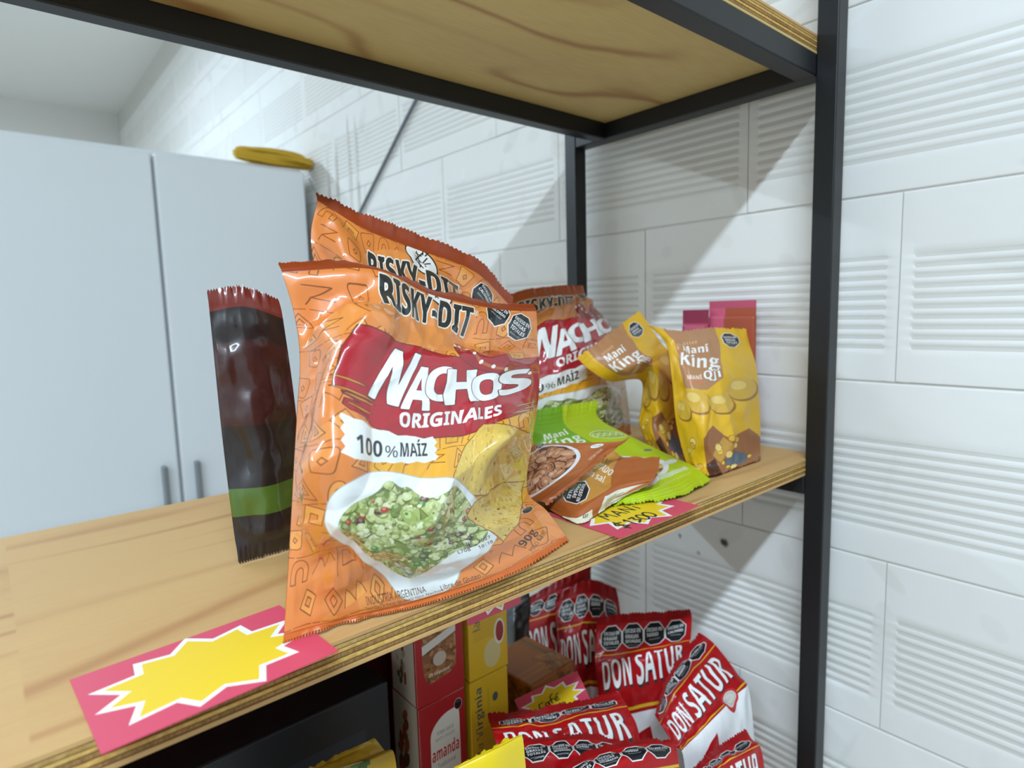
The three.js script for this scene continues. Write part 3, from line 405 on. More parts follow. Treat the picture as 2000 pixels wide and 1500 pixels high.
const nachoPrint = canvas(1024, 1400, (c, w, h) => {
  const r = rng(2024), X = (s) => s * w, Y = (t) => (0.1 + 0.9 * t) * h, Q = (a) => a.map(([s, t]) => [X(s), Y(t)]);
  c.fillStyle = '#e3843c'; c.fillRect(0, 0, w, h);
  c.fillStyle = '#e89042'; for (let k = 0; k < 60; k++) { c.save(); c.translate(r() * w, r() * h); c.rotate(r() * 3); c.fillRect(-60, -25, 70 + 60 * r(), 30 + 40 * r()); c.restore(); }
  blob(c, Q([[0.5, 0.42], [0.95, 0.4], [1.05, 0.6], [0.95, 0.8], [0.7, 0.62], [0.55, 0.6], [0.3, 0.58], [0.42, 0.52]]), '#f0ac2c');
  doodles(c, w, h, r);
  c.fillStyle = '#e8882f'; blob(c, Q([[0.2, -0.02], [0.7, -0.02], [0.74, 0.12], [0.66, 0.19], [0.4, 0.19], [0.2, 0.19]]), '#e58e48');
  // emblem in an oval
  c.save(); c.translate(X(0.53), h * 0.085); c.rotate(0.5); c.fillStyle = '#17191c'; c.beginPath(); c.ellipse(0, 0, 80, 52, 0, 0, 7); c.fill(); c.fillStyle = '#f4f2ec'; c.beginPath(); c.ellipse(0, 0, 74, 46, 0, 0, 7); c.fill();
  c.strokeStyle = '#17191c'; c.lineWidth = 5; for (const q of [[-30, -22, 6, 22], [6, 22, 36, -20], [-8, -34, -18, 24], [16, -30, 10, 30], [-26, 4, 28, 8], [-20, 18, 22, 22], [-14, -58, -4, -30], [10, -62, 6, -34], [-30, -10, -6, -20]]) { c.beginPath(); c.moveTo(q[0], q[1]); c.lineTo(q[2], q[3]); c.stroke(); }
  c.fillRect(8, 4, 16, 12); c.restore();
  fit(c, 'RISKY-DIT', X(0.245), Y(0.012), X(0.455), Y(0.088) - Y(0.012), { fill: '#1d272b', stroke: '#1d272b', sw: 7, halo: '#efe8dc', hw: 24, shy: 0.01 });
  fit(c, '®', X(0.705), Y(0.02), 20, 20, { fill: '#f2e9dc', font: 'normal' });
  octagon(c, X(0.815), Y(0.012), 58, 0.55, ['EXCESO EN', 'CALORÍAS']); octagon(c, X(0.915), Y(0.055), 58, 0.5, ['EXCESO EN', 'GRASAS', 'TOTALES']);
  // red banner with brushed ends
  const ban = Q([[0.215, 0.207], [0.24, 0.2], [0.43, 0.188], [0.55, 0.2], [0.65, 0.214], [0.76, 0.222], [0.86, 0.222], [1.01, 0.205], [1.01, 0.432], [0.97, 0.445], [0.89, 0.462], [0.8, 0.482], [0.7, 0.488], [0.56, 0.482], [0.42, 0.474], [0.36, 0.466], [0.33, 0.452], [0.34, 0.447], [0.27, 0.446], [0.25, 0.437], [0.255, 0.42], [0.31, 0.416], [0.25, 0.409], [0.245, 0.4], [0.285, 0.396], [0.222, 0.388], [0.218, 0.33], [0.206, 0.27]]);
  poly(c, ban, '#b01626', '#5e2410', 4);
  for (const [s, t, l] of [[0.21, 0.36, 0.11], [0.215, 0.392, 0.15], [0.25, 0.404, 0.12], [0.26, 0.43, 0.1], [0.9, 0.42, 0.1], [0.93, 0.437, 0.08], [0.88, 0.447, 0.1]]) { c.fillStyle = '#d2862c'; c.beginPath(); c.ellipse(X(s + l / 2), Y(t), X(l / 2), 5, 0, 0, 7); c.fill(); c.strokeStyle = '#4a220c'; c.lineWidth = 2.5; c.stroke(); }
  // red hat with a beaded brim
  blob(c, Q([[0.63, 0.15], [0.65, 0.125], [0.7, 0.14], [0.75, 0.21], [0.78, 0.145], [0.815, 0.135], [0.85, 0.17], [0.87, 0.225], [1.02, 0.23], [1.02, 0.31], [0.85, 0.29], [0.74, 0.25], [0.66, 0.22]]), '#a31224', '#5e2410', 3);
  c.strokeStyle = '#b9622c'; c.lineWidth = 12; c.beginPath(); Q([[0.645, 0.135], [0.69, 0.165], [0.72, 0.195], [0.76, 0.232], [0.81, 0.255], [0.86, 0.268], [0.92, 0.28], [1.02, 0.3]]).forEach((p, i) => i ? c.lineTo(...p) : c.moveTo(...p)); c.stroke();
  for (const p of Q([[0.64, 0.148], [0.663, 0.146], [0.69, 0.167], [0.72, 0.195], [0.76, 0.23], [0.81, 0.252], [0.86, 0.266], [0.905, 0.275], [0.955, 0.293]])) { c.fillStyle = '#f5f1ea'; c.beginPath(); c.ellipse(...p, 8, 10, 0, 0, 7); c.fill(); }
  const L = (ch, s0, t0, s1, t1, o) => fit(c, ch, X(s0), Y(t0), X(s1 - s0), Y(t1) - Y(t0), { fill: '#f6f5f2', stroke: '#f6f5f2', sw: 7, halo: '#4a1410', hw: 13, ...o });
  L('N', 0.355, 0.222, 0.475, 0.383, { shx: -0.12, rot: 0.05 }); L('A', 0.472, 0.262, 0.573, 0.392, { rot: 0.03 }); L('C', 0.548, 0.255, 0.647, 0.365, { rot: 0.02 }); L('H', 0.628, 0.262, 0.755, 0.375, { rot: -0.06 }); L('O', 0.738, 0.277, 0.852, 0.373, {}); L('S', 0.845, 0.272, 0.958, 0.362, { rot: -0.08 });
  fit(c, 'ORIGINALES', X(0.462), Y(0.402), X(0.39), Y(0.446) - Y(0.402), { fill: '#f6f5f2', stroke: '#f6f5f2', sw: 6, shy: -0.02 });
  const lab = []; for (let k = 0; k <= 10; k++) lab.push([0.245 + 0.345 * k / 10, 0.462 + 0.004 * Math.sin(k * 2.3) + 0.02 * k / 10]); for (let k = 0; k <= 6; k++) lab.push([0.6 + (k % 2 ? 0.007 : -0.005), 0.487 + 0.011 * k]); for (let k = 10; k >= 0; k--) lab.push([0.275 + 0.31 * k / 10, 0.555 + 0.003 * Math.sin(k * 3)]); for (let k = 6; k >= 0; k--) lab.push([0.243 + (k % 2 ? 0.008 : -0.002), 0.472 + 0.012 * k]);
  poly(c, Q(lab), '#f1f0ec'); fit(c, '100', X(0.282), Y(0.499), X(0.108), Y(0.541) - Y(0.499), { fill: '#22292c' }); fit(c, '%', X(0.4), Y(0.51), X(0.045), Y(0.541) - Y(0.51), { fill: '#22292c', font: 'normal' }); fit(c, 'MAÍZ', X(0.455), Y(0.487), X(0.11), Y(0.538) - Y(0.487), { fill: '#22292c' });
  // plate, dip and chips
  chip(c, Q([[0.655, 0.605], [0.72, 0.52], [0.79, 0.462], [0.92, 0.515], [1.02, 0.55], [1.02, 0.69], [0.9, 0.672], [0.77, 0.652]]), r);
  blob(c, Q([[0.195, 0.7], [0.22, 0.64], [0.27, 0.605], [0.36, 0.575], [0.46, 0.58], [0.56, 0.6], [0.66, 0.6], [0.75, 0.63], [0.82, 0.675], [0.855, 0.74], [0.84, 0.82], [0.78, 0.872], [0.69, 0.9], [0.63, 0.945], [0.55, 0.965], [0.47, 0.955], [0.4, 0.905], [0.3, 0.84], [0.22, 0.775]]), '#eef0ee', '#b9bcb8', 3);
  guacamole(c, Q([[0.245, 0.7], [0.3, 0.655], [0.38, 0.632], [0.41, 0.593], [0.47, 0.62], [0.5, 0.612], [0.56, 0.65], [0.62, 0.64], [0.68, 0.615], [0.76, 0.655], [0.8, 0.7], [0.825, 0.77], [0.77, 0.84], [0.66, 0.835], [0.6, 0.86], [0.53, 0.9], [0.46, 0.905], [0.38, 0.85], [0.3, 0.79], [0.26, 0.75]]), r);
  chip(c, Q([[0.762, 0.71], [0.8, 0.675], [0.86, 0.655], [0.99, 0.665], [0.96, 0.75], [0.9, 0.83], [0.83, 0.865], [0.8, 0.77]]), r);
  fit(c, '17 ENE 2027', X(0.665), Y(0.815), X(0.135), 16, { fill: '#15161a', rot: 0.02, family: 'monospace', font: 'bold' }); fit(c, 'L708  10:18', X(0.675), Y(0.838), X(0.125), 16, { fill: '#15161a', rot: 0.02, family: 'monospace', font: 'bold' });
  octagon(c, X(0.955), Y(0.795), 22, 0, []);
  c.save(); c.translate(X(0.915), Y(0.905)); c.rotate(-0.5); fit(c, '90g', -36, -34, 62, 40, { fill: '#3b1c08' }); fit(c, 'PESO NETO', -40, 14, 80, 15, { fill: '#4a2a10', font: 'normal' }); c.restore();
  fit(c, 'INDUSTRIA ARGENTINA', X(0.3), Y(0.925), X(0.235), 17, { fill: '#4a2810', font: 'normal' }); fit(c, 'Tortillas a base de maíz tipo Nachos', X(0.29), Y(0.941), X(0.3), 15, { fill: '#5a3214', font: 'normal' }); fit(c, 'Libre de Gluten', X(0.585), Y(0.932), X(0.135), 19, { fill: '#4a2810', font: 'normal' });
});
const shine = { roughness: 0.38, clearcoat: 1, clearcoatRoughness: 0.055 }, nachoFilm = film(nachoPrint, shine), nachoSeal = new THREE.MeshPhysicalMaterial({ color: 0x97380c, roughness: 0.45, clearcoat: 0.4, clearcoatRoughness: 0.3, side: THREE.DoubleSide }), nachoFoot = new THREE.MeshPhysicalMaterial({ color: 0xd56a20, roughness: 0.4, clearcoat: 0.6, clearcoatRoughness: 0.2, side: THREE.DoubleSide });
const V0A = 0.1 - 0.9 * 0.05 / 0.95;
filmBag({ net: 'nachoA', seed: 15, ns: 210, nt: 270, creaseGain: 1.3, mats: [nachoFilm, nachoSeal, nachoFoot], top: 0.052, bottom: 0.955, win: [0, 1, V0A, 1], creases: 5, gather: 0.0009, crumple: 0.0012, back: 0.018, name: 'nacho_bag', category: 'snack bag', group: 'orange nacho bags',
  label: 'large orange nacho bag at the very front of the shelf',
  tents: [{ pts: [[0.22, 0.2], [0.215, 0.28], [0.22, 0.42], [0.225, 0.575]], w: 0.03, a: 0.010, hard: 1 }, { pts: [[0.93, 0.54], [0.87, 0.555], [0.77, 0.59], [0.66, 0.625], [0.58, 0.72]], w: 0.022, a: 0.0065, hard: 1 }, { pts: [[0.225, 0.155], [0.12, 0.2], [0.02, 0.22]], w: 0.026, a: 0.008 }, { pts: [[0.2, 0.075], [0.1, 0.125], [0.01, 0.18]], w: 0.02, a: -0.011, hard: 1 }, { pts: [[0.05, 0.55], [0.16, 0.6], [0.12, 0.72], [0.17, 0.82]], w: 0.018, a: 0.006 }, { pts: [[0.3, 0.9], [0.42, 0.86], [0.5, 0.9]], w: 0.016, a: -0.005 }, { pts: [[0.6, 0.13], [0.78, 0.18], [0.95, 0.15]], w: 0.02, a: -0.006 }, { pts: [[0.66, 0.2], [0.8, 0.26], [0.9, 0.22]], w: 0.018, a: 0.005 }, { pts: [[0.86, 0.56], [0.92, 0.64], [0.97, 0.72]], w: 0.02, a: -0.008 }, { pts: [[0.02, 0.85], [0.2, 0.83], [0.36, 0.88]], w: 0.028, a: -0.009 }, { pts: [[0.02, 0.93], [0.3, 0.915], [0.6, 0.92], [0.95, 0.93]], w: 0.012, a: -0.005 }, { pts: [[0.12, 0.9], [0.24, 0.9], [0.27, 0.86]], w: 0.012, a: 0.004 }] });
filmBag({ net: 'nachoB', seed: 2, ns: 110, nt: 130, mats: [nachoFilm, nachoSeal, nachoFoot], top: 0.07, bottom: 0.96, win: [0, 1, 0, 0.78], creases: 14, creaseGain: 1.6, gather: 0.0012, back: 0.015, name: 'nacho_bag', category: 'snack bag', group: 'orange nacho bags', label: 'orange nacho bag standing tallest, its dark top seal slanting above the front bag', tents: [{ pts: [[0.02, 0.09], [0.1, 0.16], [0.16, 0.3]], w: 0.02, a: 0.006 }, { pts: [[0.2, 0.1], [0.28, 0.2], [0.26, 0.3]], w: 0.02, a: -0.004 }, { pts: [[0.62, 0.09], [0.72, 0.16], [0.8, 0.3]], w: 0.018, a: -0.005 }] });
filmBag({ net: 'nachoC', seed: 3, ns: 90, nt: 110, mats: [nachoFilm, new THREE.MeshPhysicalMaterial({ color: 0xb4531a, roughness: 0.45, clearcoat: 0.4, side: THREE.DoubleSide }), nachoFoot], top: 0.06, bottom: 0.96, win: [0.155, 0.865, 0.04, 1], creases: 16, creaseGain: 1.5, crumple: 0.002, back: 0.02, name: 'nacho_bag', category: 'snack bag', group: 'orange nacho bags', label: 'orange nacho bag leaning at the back by the black post', tents: [{ pts: [[0.1, 0.2], [0.5, 0.19], [0.95, 0.17]], w: 0.016, a: 0.007, hard: 1 }, { pts: [[0.2, 0.14], [0.6, 0.13], [0.9, 0.12]], w: 0.012, a: -0.005 }] });

// ---- peanut bags
const greenPrint = canvas(700, 1000, (c, w, h) => {
  const r = rng(8); c.fillStyle = '#b4cb1b'; c.fillRect(0, 0, w, h); poly(c, [[0, 0], [w * 0.5, 0], [w * 0.55, h * 0.2], [w * 0.62, h * 0.34], [w * 0.3, h * 0.42], [0, h * 0.46]], '#79b31f');
  fit(c, 'Maní', w * 0.2, h * 0.17, w * 0.3, h * 0.06, { fill: '#f3f7e6', rot: -0.05 }); fit(c, 'King', w * 0.18, h * 0.235, w * 0.4, h * 0.1, { fill: '#f3f7e6', rot: -0.05 }); fit(c, 'MANÍ TOSTADO', w * 0.36, h * 0.355, w * 0.3, h * 0.028, { fill: '#eef3d8', font: 'normal' });
  c.strokeStyle = '#e6efb4'; c.lineWidth = 6; blob(c, [[w * 0.66, h * 0.26], [w * 0.78, h * 0.23], [w * 0.95, h * 0.25], [w * 0.98, h * 0.31], [w * 0.85, h * 0.33], [w * 0.7, h * 0.31]], '#9dbc48', '#e6efb4', 6); for (let k = 0; k < 5; k++) { c.beginPath(); c.ellipse(w * (0.71 + 0.055 * k), h * 0.28, 14, 16, 0.3, 0, 7); c.stroke(); }
  c.fillStyle = '#e9ecec'; c.beginPath(); c.ellipse(w * 0.5, h * 0.66, w * 0.4, h * 0.185, 0, 0, 7); c.fill(); peanuts(c, w * 0.5, h * 0.66, w * 0.36, h * 0.16, 110, ['#d9ac62', '#cf9a4e', '#e2bd7c', '#8c5f28', 'rgba(245,222,170,0.5)'], r, 34);
  c.fillStyle = '#6e7a74'; c.beginPath(); c.ellipse(w * 0.93, h * 0.5, 22, 16, 0, 0, 7); c.fill(); c.fillStyle = '#d9e0da'; c.beginPath(); c.ellipse(w * 0.92, h * 0.7, 40, 24, 0, 0, 7); c.fill();
  fit(c, 'CONTENIDO', w * 0.62, h * 0.865, w * 0.3, 14, { fill: '#eef3d8', font: 'normal' }); c.fillStyle = '#cfdcae'; c.fillRect(w * 0.68, h * 0.80, w * 0.26, h * 0.035);
});
const brownPrint = canvas(700, 800, (c, w, h) => {   // print rows run towards the cut end with the seal
  const r = rng(18); c.fillStyle = '#b5632a'; c.fillRect(0, 0, w, h); c.fillStyle = '#e4e6e8'; c.beginPath(); c.ellipse(w * 0.52, h * 0.4, w * 0.44, h * 0.36, 0, 0, 7); c.fill();
  peanuts(c, w * 0.52, h * 0.4, w * 0.4, h * 0.32, 74, ['#bd8159', '#ad7048', '#ca9570', '#5a2c18', 'rgba(236,200,172,0.5)'], r, 56);
  c.fillStyle = '#eef0ee'; c.beginPath(); c.ellipse(w * 0.12, h * 0.80, 44, 30, -0.5, 0, 7); c.fill(); c.save(); c.translate(w * 0.12, h * 0.80); c.rotate(-1.2); fit(c, 'SIN TACC', -26, -10, 52, 18, { fill: '#2d4a6a' }); c.restore();
  c.save(); c.translate(w * 0.3, h * 0.87); c.rotate(-0.1); fit(c, 'PESO NETO', -70, -16, 150, 26, { fill: '#f0d9cc', font: 'normal' }); c.restore(); octagon(c, w * 0.06, h * 0.25, 60, 0.3, ['EXCESO EN', 'GRASAS', 'TOTALES']);
});
const brownLowPrint = canvas(800, 700, (c, w, h) => {
  c.fillStyle = '#b05c24'; c.fillRect(0, 0, w, h); poly(c, [[w * 0.36, 0], [w * 0.72, 0], [w * 0.7, h * 0.62], [w * 0.36, h * 0.78]], '#c98f3c');
  c.save(); c.translate(w * 0.52, h * 0.34); c.rotate(0.5); fit(c, 'TOSTADO', -150, -80, 300, 70, { fill: '#f0e6d6' }); fit(c, 'sin sal', -90, 10, 200, 60, { fill: '#f0e6d6' }); fit(c, 'MANÍ', -150, -150, 200, 60, { fill: '#8a4a20' }); c.restore();
  octagon(c, w * 0.31, h * 0.6, 120, 1.9, ['EXCESO EN', 'GRASAS', 'TOTALES']);
  poly(c, [[w * 0.16, h * 0.97], [w * 0.5, h * 0.86], [w * 0.53, h], [w * 0.16, h]], '#e6dcc0', '#4a3014', 3); poly(c, [[w * 0.62, h * 0.72], [w * 0.98, h * 0.78], [w, h], [w * 0.6, h]], '#ebe6d4', '#4a3014', 3);
  for (let k = 0; k < 5; k++) { c.fillStyle = '#3c4440'; c.fillRect(w * 0.66, h * (0.8 + 0.035 * k), w * (0.1 + 0.14 * ((k * 7) % 3) / 2), 6); } fit(c, '488', w * 0.36, h * 0.9, 70, 30, { fill: '#4c4a40' });
});
const limeSeal = new THREE.MeshPhysicalMaterial({ color: 0xb3cc16, roughness: 0.4, clearcoat: 0.4, clearcoatRoughness: 0.25, side: THREE.DoubleSide }), brownSeal = new THREE.MeshPhysicalMaterial({ color: 0xac5a25, roughness: 0.45, clearcoat: 0.3, clearcoatRoughness: 0.3, side: THREE.DoubleSide });
const matte = { roughness: 0.5, clearcoat: 0.3, clearcoatRoughness: 0.3 };
filmBag({ net: 'peanutGreen', seed: 4, ns: 60, nt: 100, mats: [film(greenPrint, matte), film(greenPrint, matte), limeSeal], top: 0.13, bottom: 0.87, creases: 5, crumple: 0.0008, gather: 0.001, back: 0.006, name: 'peanut_bag', category: 'snack bag', group: 'peanut bags lying on the shelf', label: 'lime green peanut bag lying beneath the brown peanut bags' });
filmBag({ net: 'peanutLow', seed: 6, ns: 70, nt: 60, mats: [film(brownLowPrint, matte), film(brownLowPrint, matte), film(brownLowPrint, matte)], top: 0.02, bottom: 0.98, creases: 5, crumple: 0.001, gather: 0.0006, back: 0.004, teeth: 0, name: 'peanut_bag', category: 'snack bag', group: 'peanut bags lying on the shelf', label: 'brown peanut bag with a black octagon beside the handwritten peanut price tag' });
filmBag({ net: 'peanutBrown', seed: 5, ns: 60, nt: 70, mats: [film(brownPrint, matte), brownSeal, brownSeal], top: 0.04, bottom: 0.93, creases: 5, crumple: 0.0008, gather: 0.001, back: 0.008, name: 'peanut_bag', category: 'snack bag', group: 'peanut bags lying on the shelf', label: 'brown peanut bag showing a plate of red peanuts, topmost of its pile' });

// ---- coated peanut bags
const yellowPrint = canvas(700, 1000, (c, w, h) => {
  const r = rng(28); c.fillStyle = '#e8b415'; c.fillRect(0, 0, w, h);
  poly(c, [[w * 0.16, 0], [w * 0.72, 0], [w * 0.66, h * 0.38], [w * 0.5, h * 0.44], [w * 0.2, h * 0.42]], '#b98357');
  fit(c, 'Maní', w * 0.27, h * 0.105, w * 0.3, h * 0.065, { fill: '#f6f3ee', rot: 0.08 }); fit(c, 'King', w * 0.22, h * 0.185, w * 0.44, h * 0.13, { fill: '#f6f3ee', rot: 0.12 }); fit(c, 'MANÍ', w * 0.28, h * 0.33, w * 0.18, h * 0.035, { fill: '#f1dccb' }); fit(c, 'Qji', w * 0.48, h * 0.31, w * 0.16, h * 0.08, { fill: '#f6f3ee', stroke: '#9c6a42', sw: 20 }); fit(c, 'CROCANTE', w * 0.29, h * 0.372, w * 0.18, h * 0.022, { fill: '#d8744e' });
  c.strokeStyle = '#e6b894'; c.lineWidth = 8; c.beginPath(); for (let k = 0; k < 6; k++) { c.moveTo(w * (0.3 + 0.03 * k), h * 0.095); c.lineTo(w * (0.29 + 0.036 * k), h * 0.075); } c.stroke();
  octagon(c, w * 0.82, h * 0.09, 62, 0, ['EXCESO EN', 'GRASAS', 'TOTALES']);
  for (const [x, y, a, b] of [[0.34, 0.5, 0.16, 0.075], [0.84, 0.46, 0.14, 0.07], [0.62, 0.53, 0.13, 0.06], [0.14, 0.56, 0.11, 0.06]]) { c.fillStyle = '#9a6a22'; c.beginPath(); c.ellipse(w * (x + 0.012), h * (y + 0.01), w * a * 1.04, h * b * 1.05, 0.2, 0, 7); c.fill(); c.fillStyle = '#dcae3c'; c.beginPath(); c.ellipse(w * x, h * y, w * a, h * b, 0.2, 0, 7); c.fill(); c.fillStyle = '#ecca70'; c.beginPath(); c.ellipse(w * (x - 0.03), h * (y - 0.02), w * a * 0.5, h * b * 0.4, 0.2, 0, 7); c.fill(); }
  poly(c, [[w * 0.3, h * 0.98], [w * 0.34, h * 0.72], [w * 0.5, h * 0.66], [w * 0.66, h * 0.76], [w * 0.88, h * 0.72], [w, h * 0.8], [w, h], [w * 0.3, h]], '#9c6236'); poly(c, [[w * 0.42, h * 0.84], [w * 0.6, h * 0.74], [w * 0.7, h * 0.82], [w * 0.5, h * 0.9]], '#c9963c'); poly(c, [[w * 0.56, h * 0.9], [w * 0.7, h * 0.84], [w * 0.86, h * 0.9], [w * 0.8, h * 0.97], [w * 0.6, h * 0.97]], '#5b646c'); poly(c, [[w * 0.3, h * 0.9], [w * 0.44, h * 0.86], [w * 0.5, h], [w * 0.3, h]], '#4a2412');
  for (let k = 0; k < 22; k++) { const x = (r() < 0.7 ? 0.03 + 0.24 * r() : 0.5 + 0.4 * r()) * w, y = h * (0.74 + 0.25 * r()), q = 18 + 16 * r(); poly(c, Array.from({ length: 6 }, (_, j) => [x + Math.cos(j * 1.047) * q, y + Math.sin(j * 1.047) * q * 0.85]), ['#f0c234', '#e3ac24', '#f3d27a'][k % 3], '#7a5210', 3); }
});
const yellowFilm = film(yellowPrint, { roughness: 0.45, clearcoat: 0.35, clearcoatRoughness: 0.25 });
filmBag({ net: 'yellowL', seed: 8, ns: 50, nt: 90, mats: [yellowFilm, yellowFilm, yellowFilm], top: 0.08, bottom: 0.95, creases: 9, creaseGain: 1.1, crumple: 0.001, back: 0.012, name: 'coated_peanut_bag', category: 'snack bag', group: 'yellow coated peanut bags', label: 'yellow and tan peanut bag with its top flopped over to one side', tents: [{ pts: [[0.1, 0.45], [0.5, 0.4], [0.9, 0.44]], w: 0.012, a: -0.003 }] });
filmBag({ net: 'yellowR', seed: 9, ns: 60, nt: 90, mats: [yellowFilm, yellowFilm, yellowFilm], top: 0.05, bottom: 0.95, creases: 7, creaseGain: 1.1, crumple: 0.001, back: 0.012, name: 'coated_peanut_bag', category: 'snack bag', group: 'yellow coated peanut bags', label: 'upright yellow and tan peanut bag nearest the open end of the shelf', tents: [{ pts: [[0.5, 0.46], [0.36, 0.66], [0.3, 0.8]], w: 0.012, a: 0.005 }, { pts: [[0.62, 0.44], [0.68, 0.68], [0.66, 0.85]], w: 0.012, a: 0.005 }] });

// ---- two flat packs standing by the wall, behind the yellow bags
function pack(name, label, cx, cz, w, h, d, yaw, map, y = SHELF) {
  const g = new THREE.Group(); g.name = numbered(name); g.userData = { label, category: 'snack pack', group: 'pink snack packs' }; g.position.set(cx, y, cz); g.rotation.y = yaw; scene.add(g);
  const m = film(map, { roughness: 0.5, clearcoat: 0.2 });
  const body = new RoundedBoxGeometry(w, h * 0.86, d, 4, d * 0.35); body.translate(0, h * 0.47, 0); const p = body.attributes.position, uv = body.attributes.uv;
  for (let i = 0; i < p.count; i++) { const k = Math.sin(clamp(p.getY(i) / h) * Math.PI); p.setZ(i, p.getZ(i) * (0.35 + 0.65 * k)); uv.setXY(i, p.getX(i) / w + 0.5, p.getY(i) / h); }
  body.computeVertexNormals(); mesh('pouch', body, m, g);
  for (const [a, b, n] of [[0, 0.06, 'bottom_seal'], [0.88, 1, 'top_seal']]) { const s = new THREE.BoxGeometry(w, h * (b - a), 0.0012, 12, 2, 1); s.translate(0, h * (a + b) / 2, 0); const q = s.attributes.position, u = s.attributes.uv; for (let i = 0; i < q.count; i++) u.setXY(i, q.getX(i) / w + 0.5, q.getY(i) / h); mesh(n, s, m, g); }
}
const pinkMap = canvas(256, 384, (c, w, h) => { c.fillStyle = '#a84a2c'; c.fillRect(0, 0, w, h); c.fillStyle = '#d05878'; c.fillRect(0, 0, w * 0.36, h); c.fillStyle = '#c04a68'; c.fillRect(0, 0, w, h * 0.05); fit(c, 'MANÍ', w * 0.5, h * 0.3, w * 0.35, h * 0.08, { fill: '#f2e2d8' }); });
const darkPinkMap = canvas(256, 384, (c, w, h) => { c.fillStyle = '#b23a58'; c.fillRect(0, 0, w, h); c.fillStyle = '#c9607c'; c.fillRect(w * 0.12, h * 0.12, w * 0.8, h * 0.72); c.fillStyle = '#8f2444'; c.fillRect(0, 0, w, h * 0.1); fit(c, 'CROCANTE', w * 0.2, h * 0.3, w * 0.6, h * 0.06, { fill: '#e8b8c4' }); });
pack('snack_pack', 'dark pink snack pack peeking over the yellow peanut bags', 2.33 * U, -1.50 * U, 0.036, 0.1625, 0.012, -Math.PI / 2, darkPinkMap);
pack('snack_pack', 'pink and brown snack pack behind the upright yellow bag', 2.355 * U, -1.345 * U, 0.06, 0.1725, 0.012, -Math.PI / 2, pinkMap);

// ---- the bag standing left of the nacho bags, dark with a green foot
{
  const dm = film(canvas(512, 700, (c, w, h) => { c.fillStyle = '#1d1413'; c.fillRect(0, 0, w, h); c.fillStyle = '#3a1410'; c.fillRect(0, h * 0.2, w, h * 0.3); c.fillStyle = '#4d6a1c'; c.fillRect(0, h * 0.72, w, h * 0.1); c.fillStyle = '#7a2416'; c.fillRect(0, 0, w, h * 0.08); }), { roughness: 0.45 });
  filmBag({ net: 'darkBag', seed: 12, ns: 50, nt: 60, mats: [dm, dm, dm], creases: 8, back: 0.012, name: 'dark_snack_bag', category: 'snack bag', label: 'dark snack bag whose edge shows left of the front nacho bag' });
}

// ---------------------------------------------------------------- handwritten price tags
function tagMap(draw, w = 640, h = 440) {
  return canvas(w, h, (c) => {
    c.fillStyle = '#d84a64'; c.fillRect(0, 0, w, h);
    const star = (k) => { const p = [], n = 11, rad = [1.05, 0.8]; for (let i = 0; i < 2 * n; i++) { const a = i / (2 * n) * Math.PI * 2 + 0.14, q = rad[i % 2] * (i % 4 === 0 ? 1.03 : 0.96); p.push([w / 2 + Math.cos(a) * w * 0.47 * q * k, h / 2 + Math.sin(a) * h * 0.47 * q * k]); } return p; };
    poly(c, star(1), '#f4f2ee'); poly(c, star(0.88), '#efcb22'); draw(c, w, h);
  });
}
const pen = (c, strokes, lw) => { c.strokeStyle = '#23281c'; c.lineWidth = lw; c.lineCap = 'round'; c.lineJoin = 'round'; for (const s of strokes) { c.beginPath(); s.forEach(([x, y], i) => i ? c.lineTo(x, y) : c.moveTo(x, y)); c.stroke(); } };
const ring = (x, y, a, b) => Array.from({ length: 15 }, (_, k) => [x + Math.cos(k / 14 * 6.5 - 1.5) * a, y + Math.sin(k / 14 * 6.5 - 1.5) * b]);
const maniTag = tagMap((c, w, h) => {
  const X = 150, Y = 186;
  pen(c, [[[X, Y + 70], [X + 10, Y], [X + 32, Y + 40], [X + 55, Y], [X + 65, Y + 70]], [[X + 85, Y + 70], [X + 112, Y], [X + 138, Y + 70]], [[X + 94, Y + 46], [X + 130, Y + 46]], [[X + 160, Y + 70], [X + 164, Y], [X + 208, Y + 70], [X + 212, Y]], [[X + 245, Y + 30], [X + 245, Y + 70]], [[X + 246, Y + 2], [X + 250, Y + 4]]], 11);
  const y = 306; pen(c, [[[230, y + 12], [196, y + 4], [182, y + 26], [214, y + 40], [228, y + 62], [190, y + 72]], [[206, y - 10], [204, y + 90]], [[258, y + 14], [272, y], [270, y + 74]], [[298, y + 8], [330, y + 6], [312, y + 32], [334, y + 50], [296, y + 72]], ring(368, y + 38, 22, 36), ring(420, y + 38, 24, 36)].map((s) => s.map(([a, b]) => [a - 70, b])), 12);
});
const cafeTag = tagMap((c) => { pen(c, [[[230, 180], [190, 185], [180, 240], [230, 245]], ring(262, 222, 16, 20), [[282, 205], [284, 246]], [[340, 130], [312, 150], [308, 240]], [[290, 200], [335, 192]], [[345, 215], [378, 205], [366, 180], [345, 205], [352, 236], [385, 228]], [[372, 165], [390, 150]], [[225, 300], [205, 330]], [[290, 290], [288, 330]], [[310, 290], [335, 288], [318, 310], [338, 330]], ring(366, 308, 15, 20), ring(402, 304, 15, 20)], 11); });
const plainTag = tagMap(() => {});
const cardEdge = mat({ color: 0xe9e2dc, roughness: 0.8 });
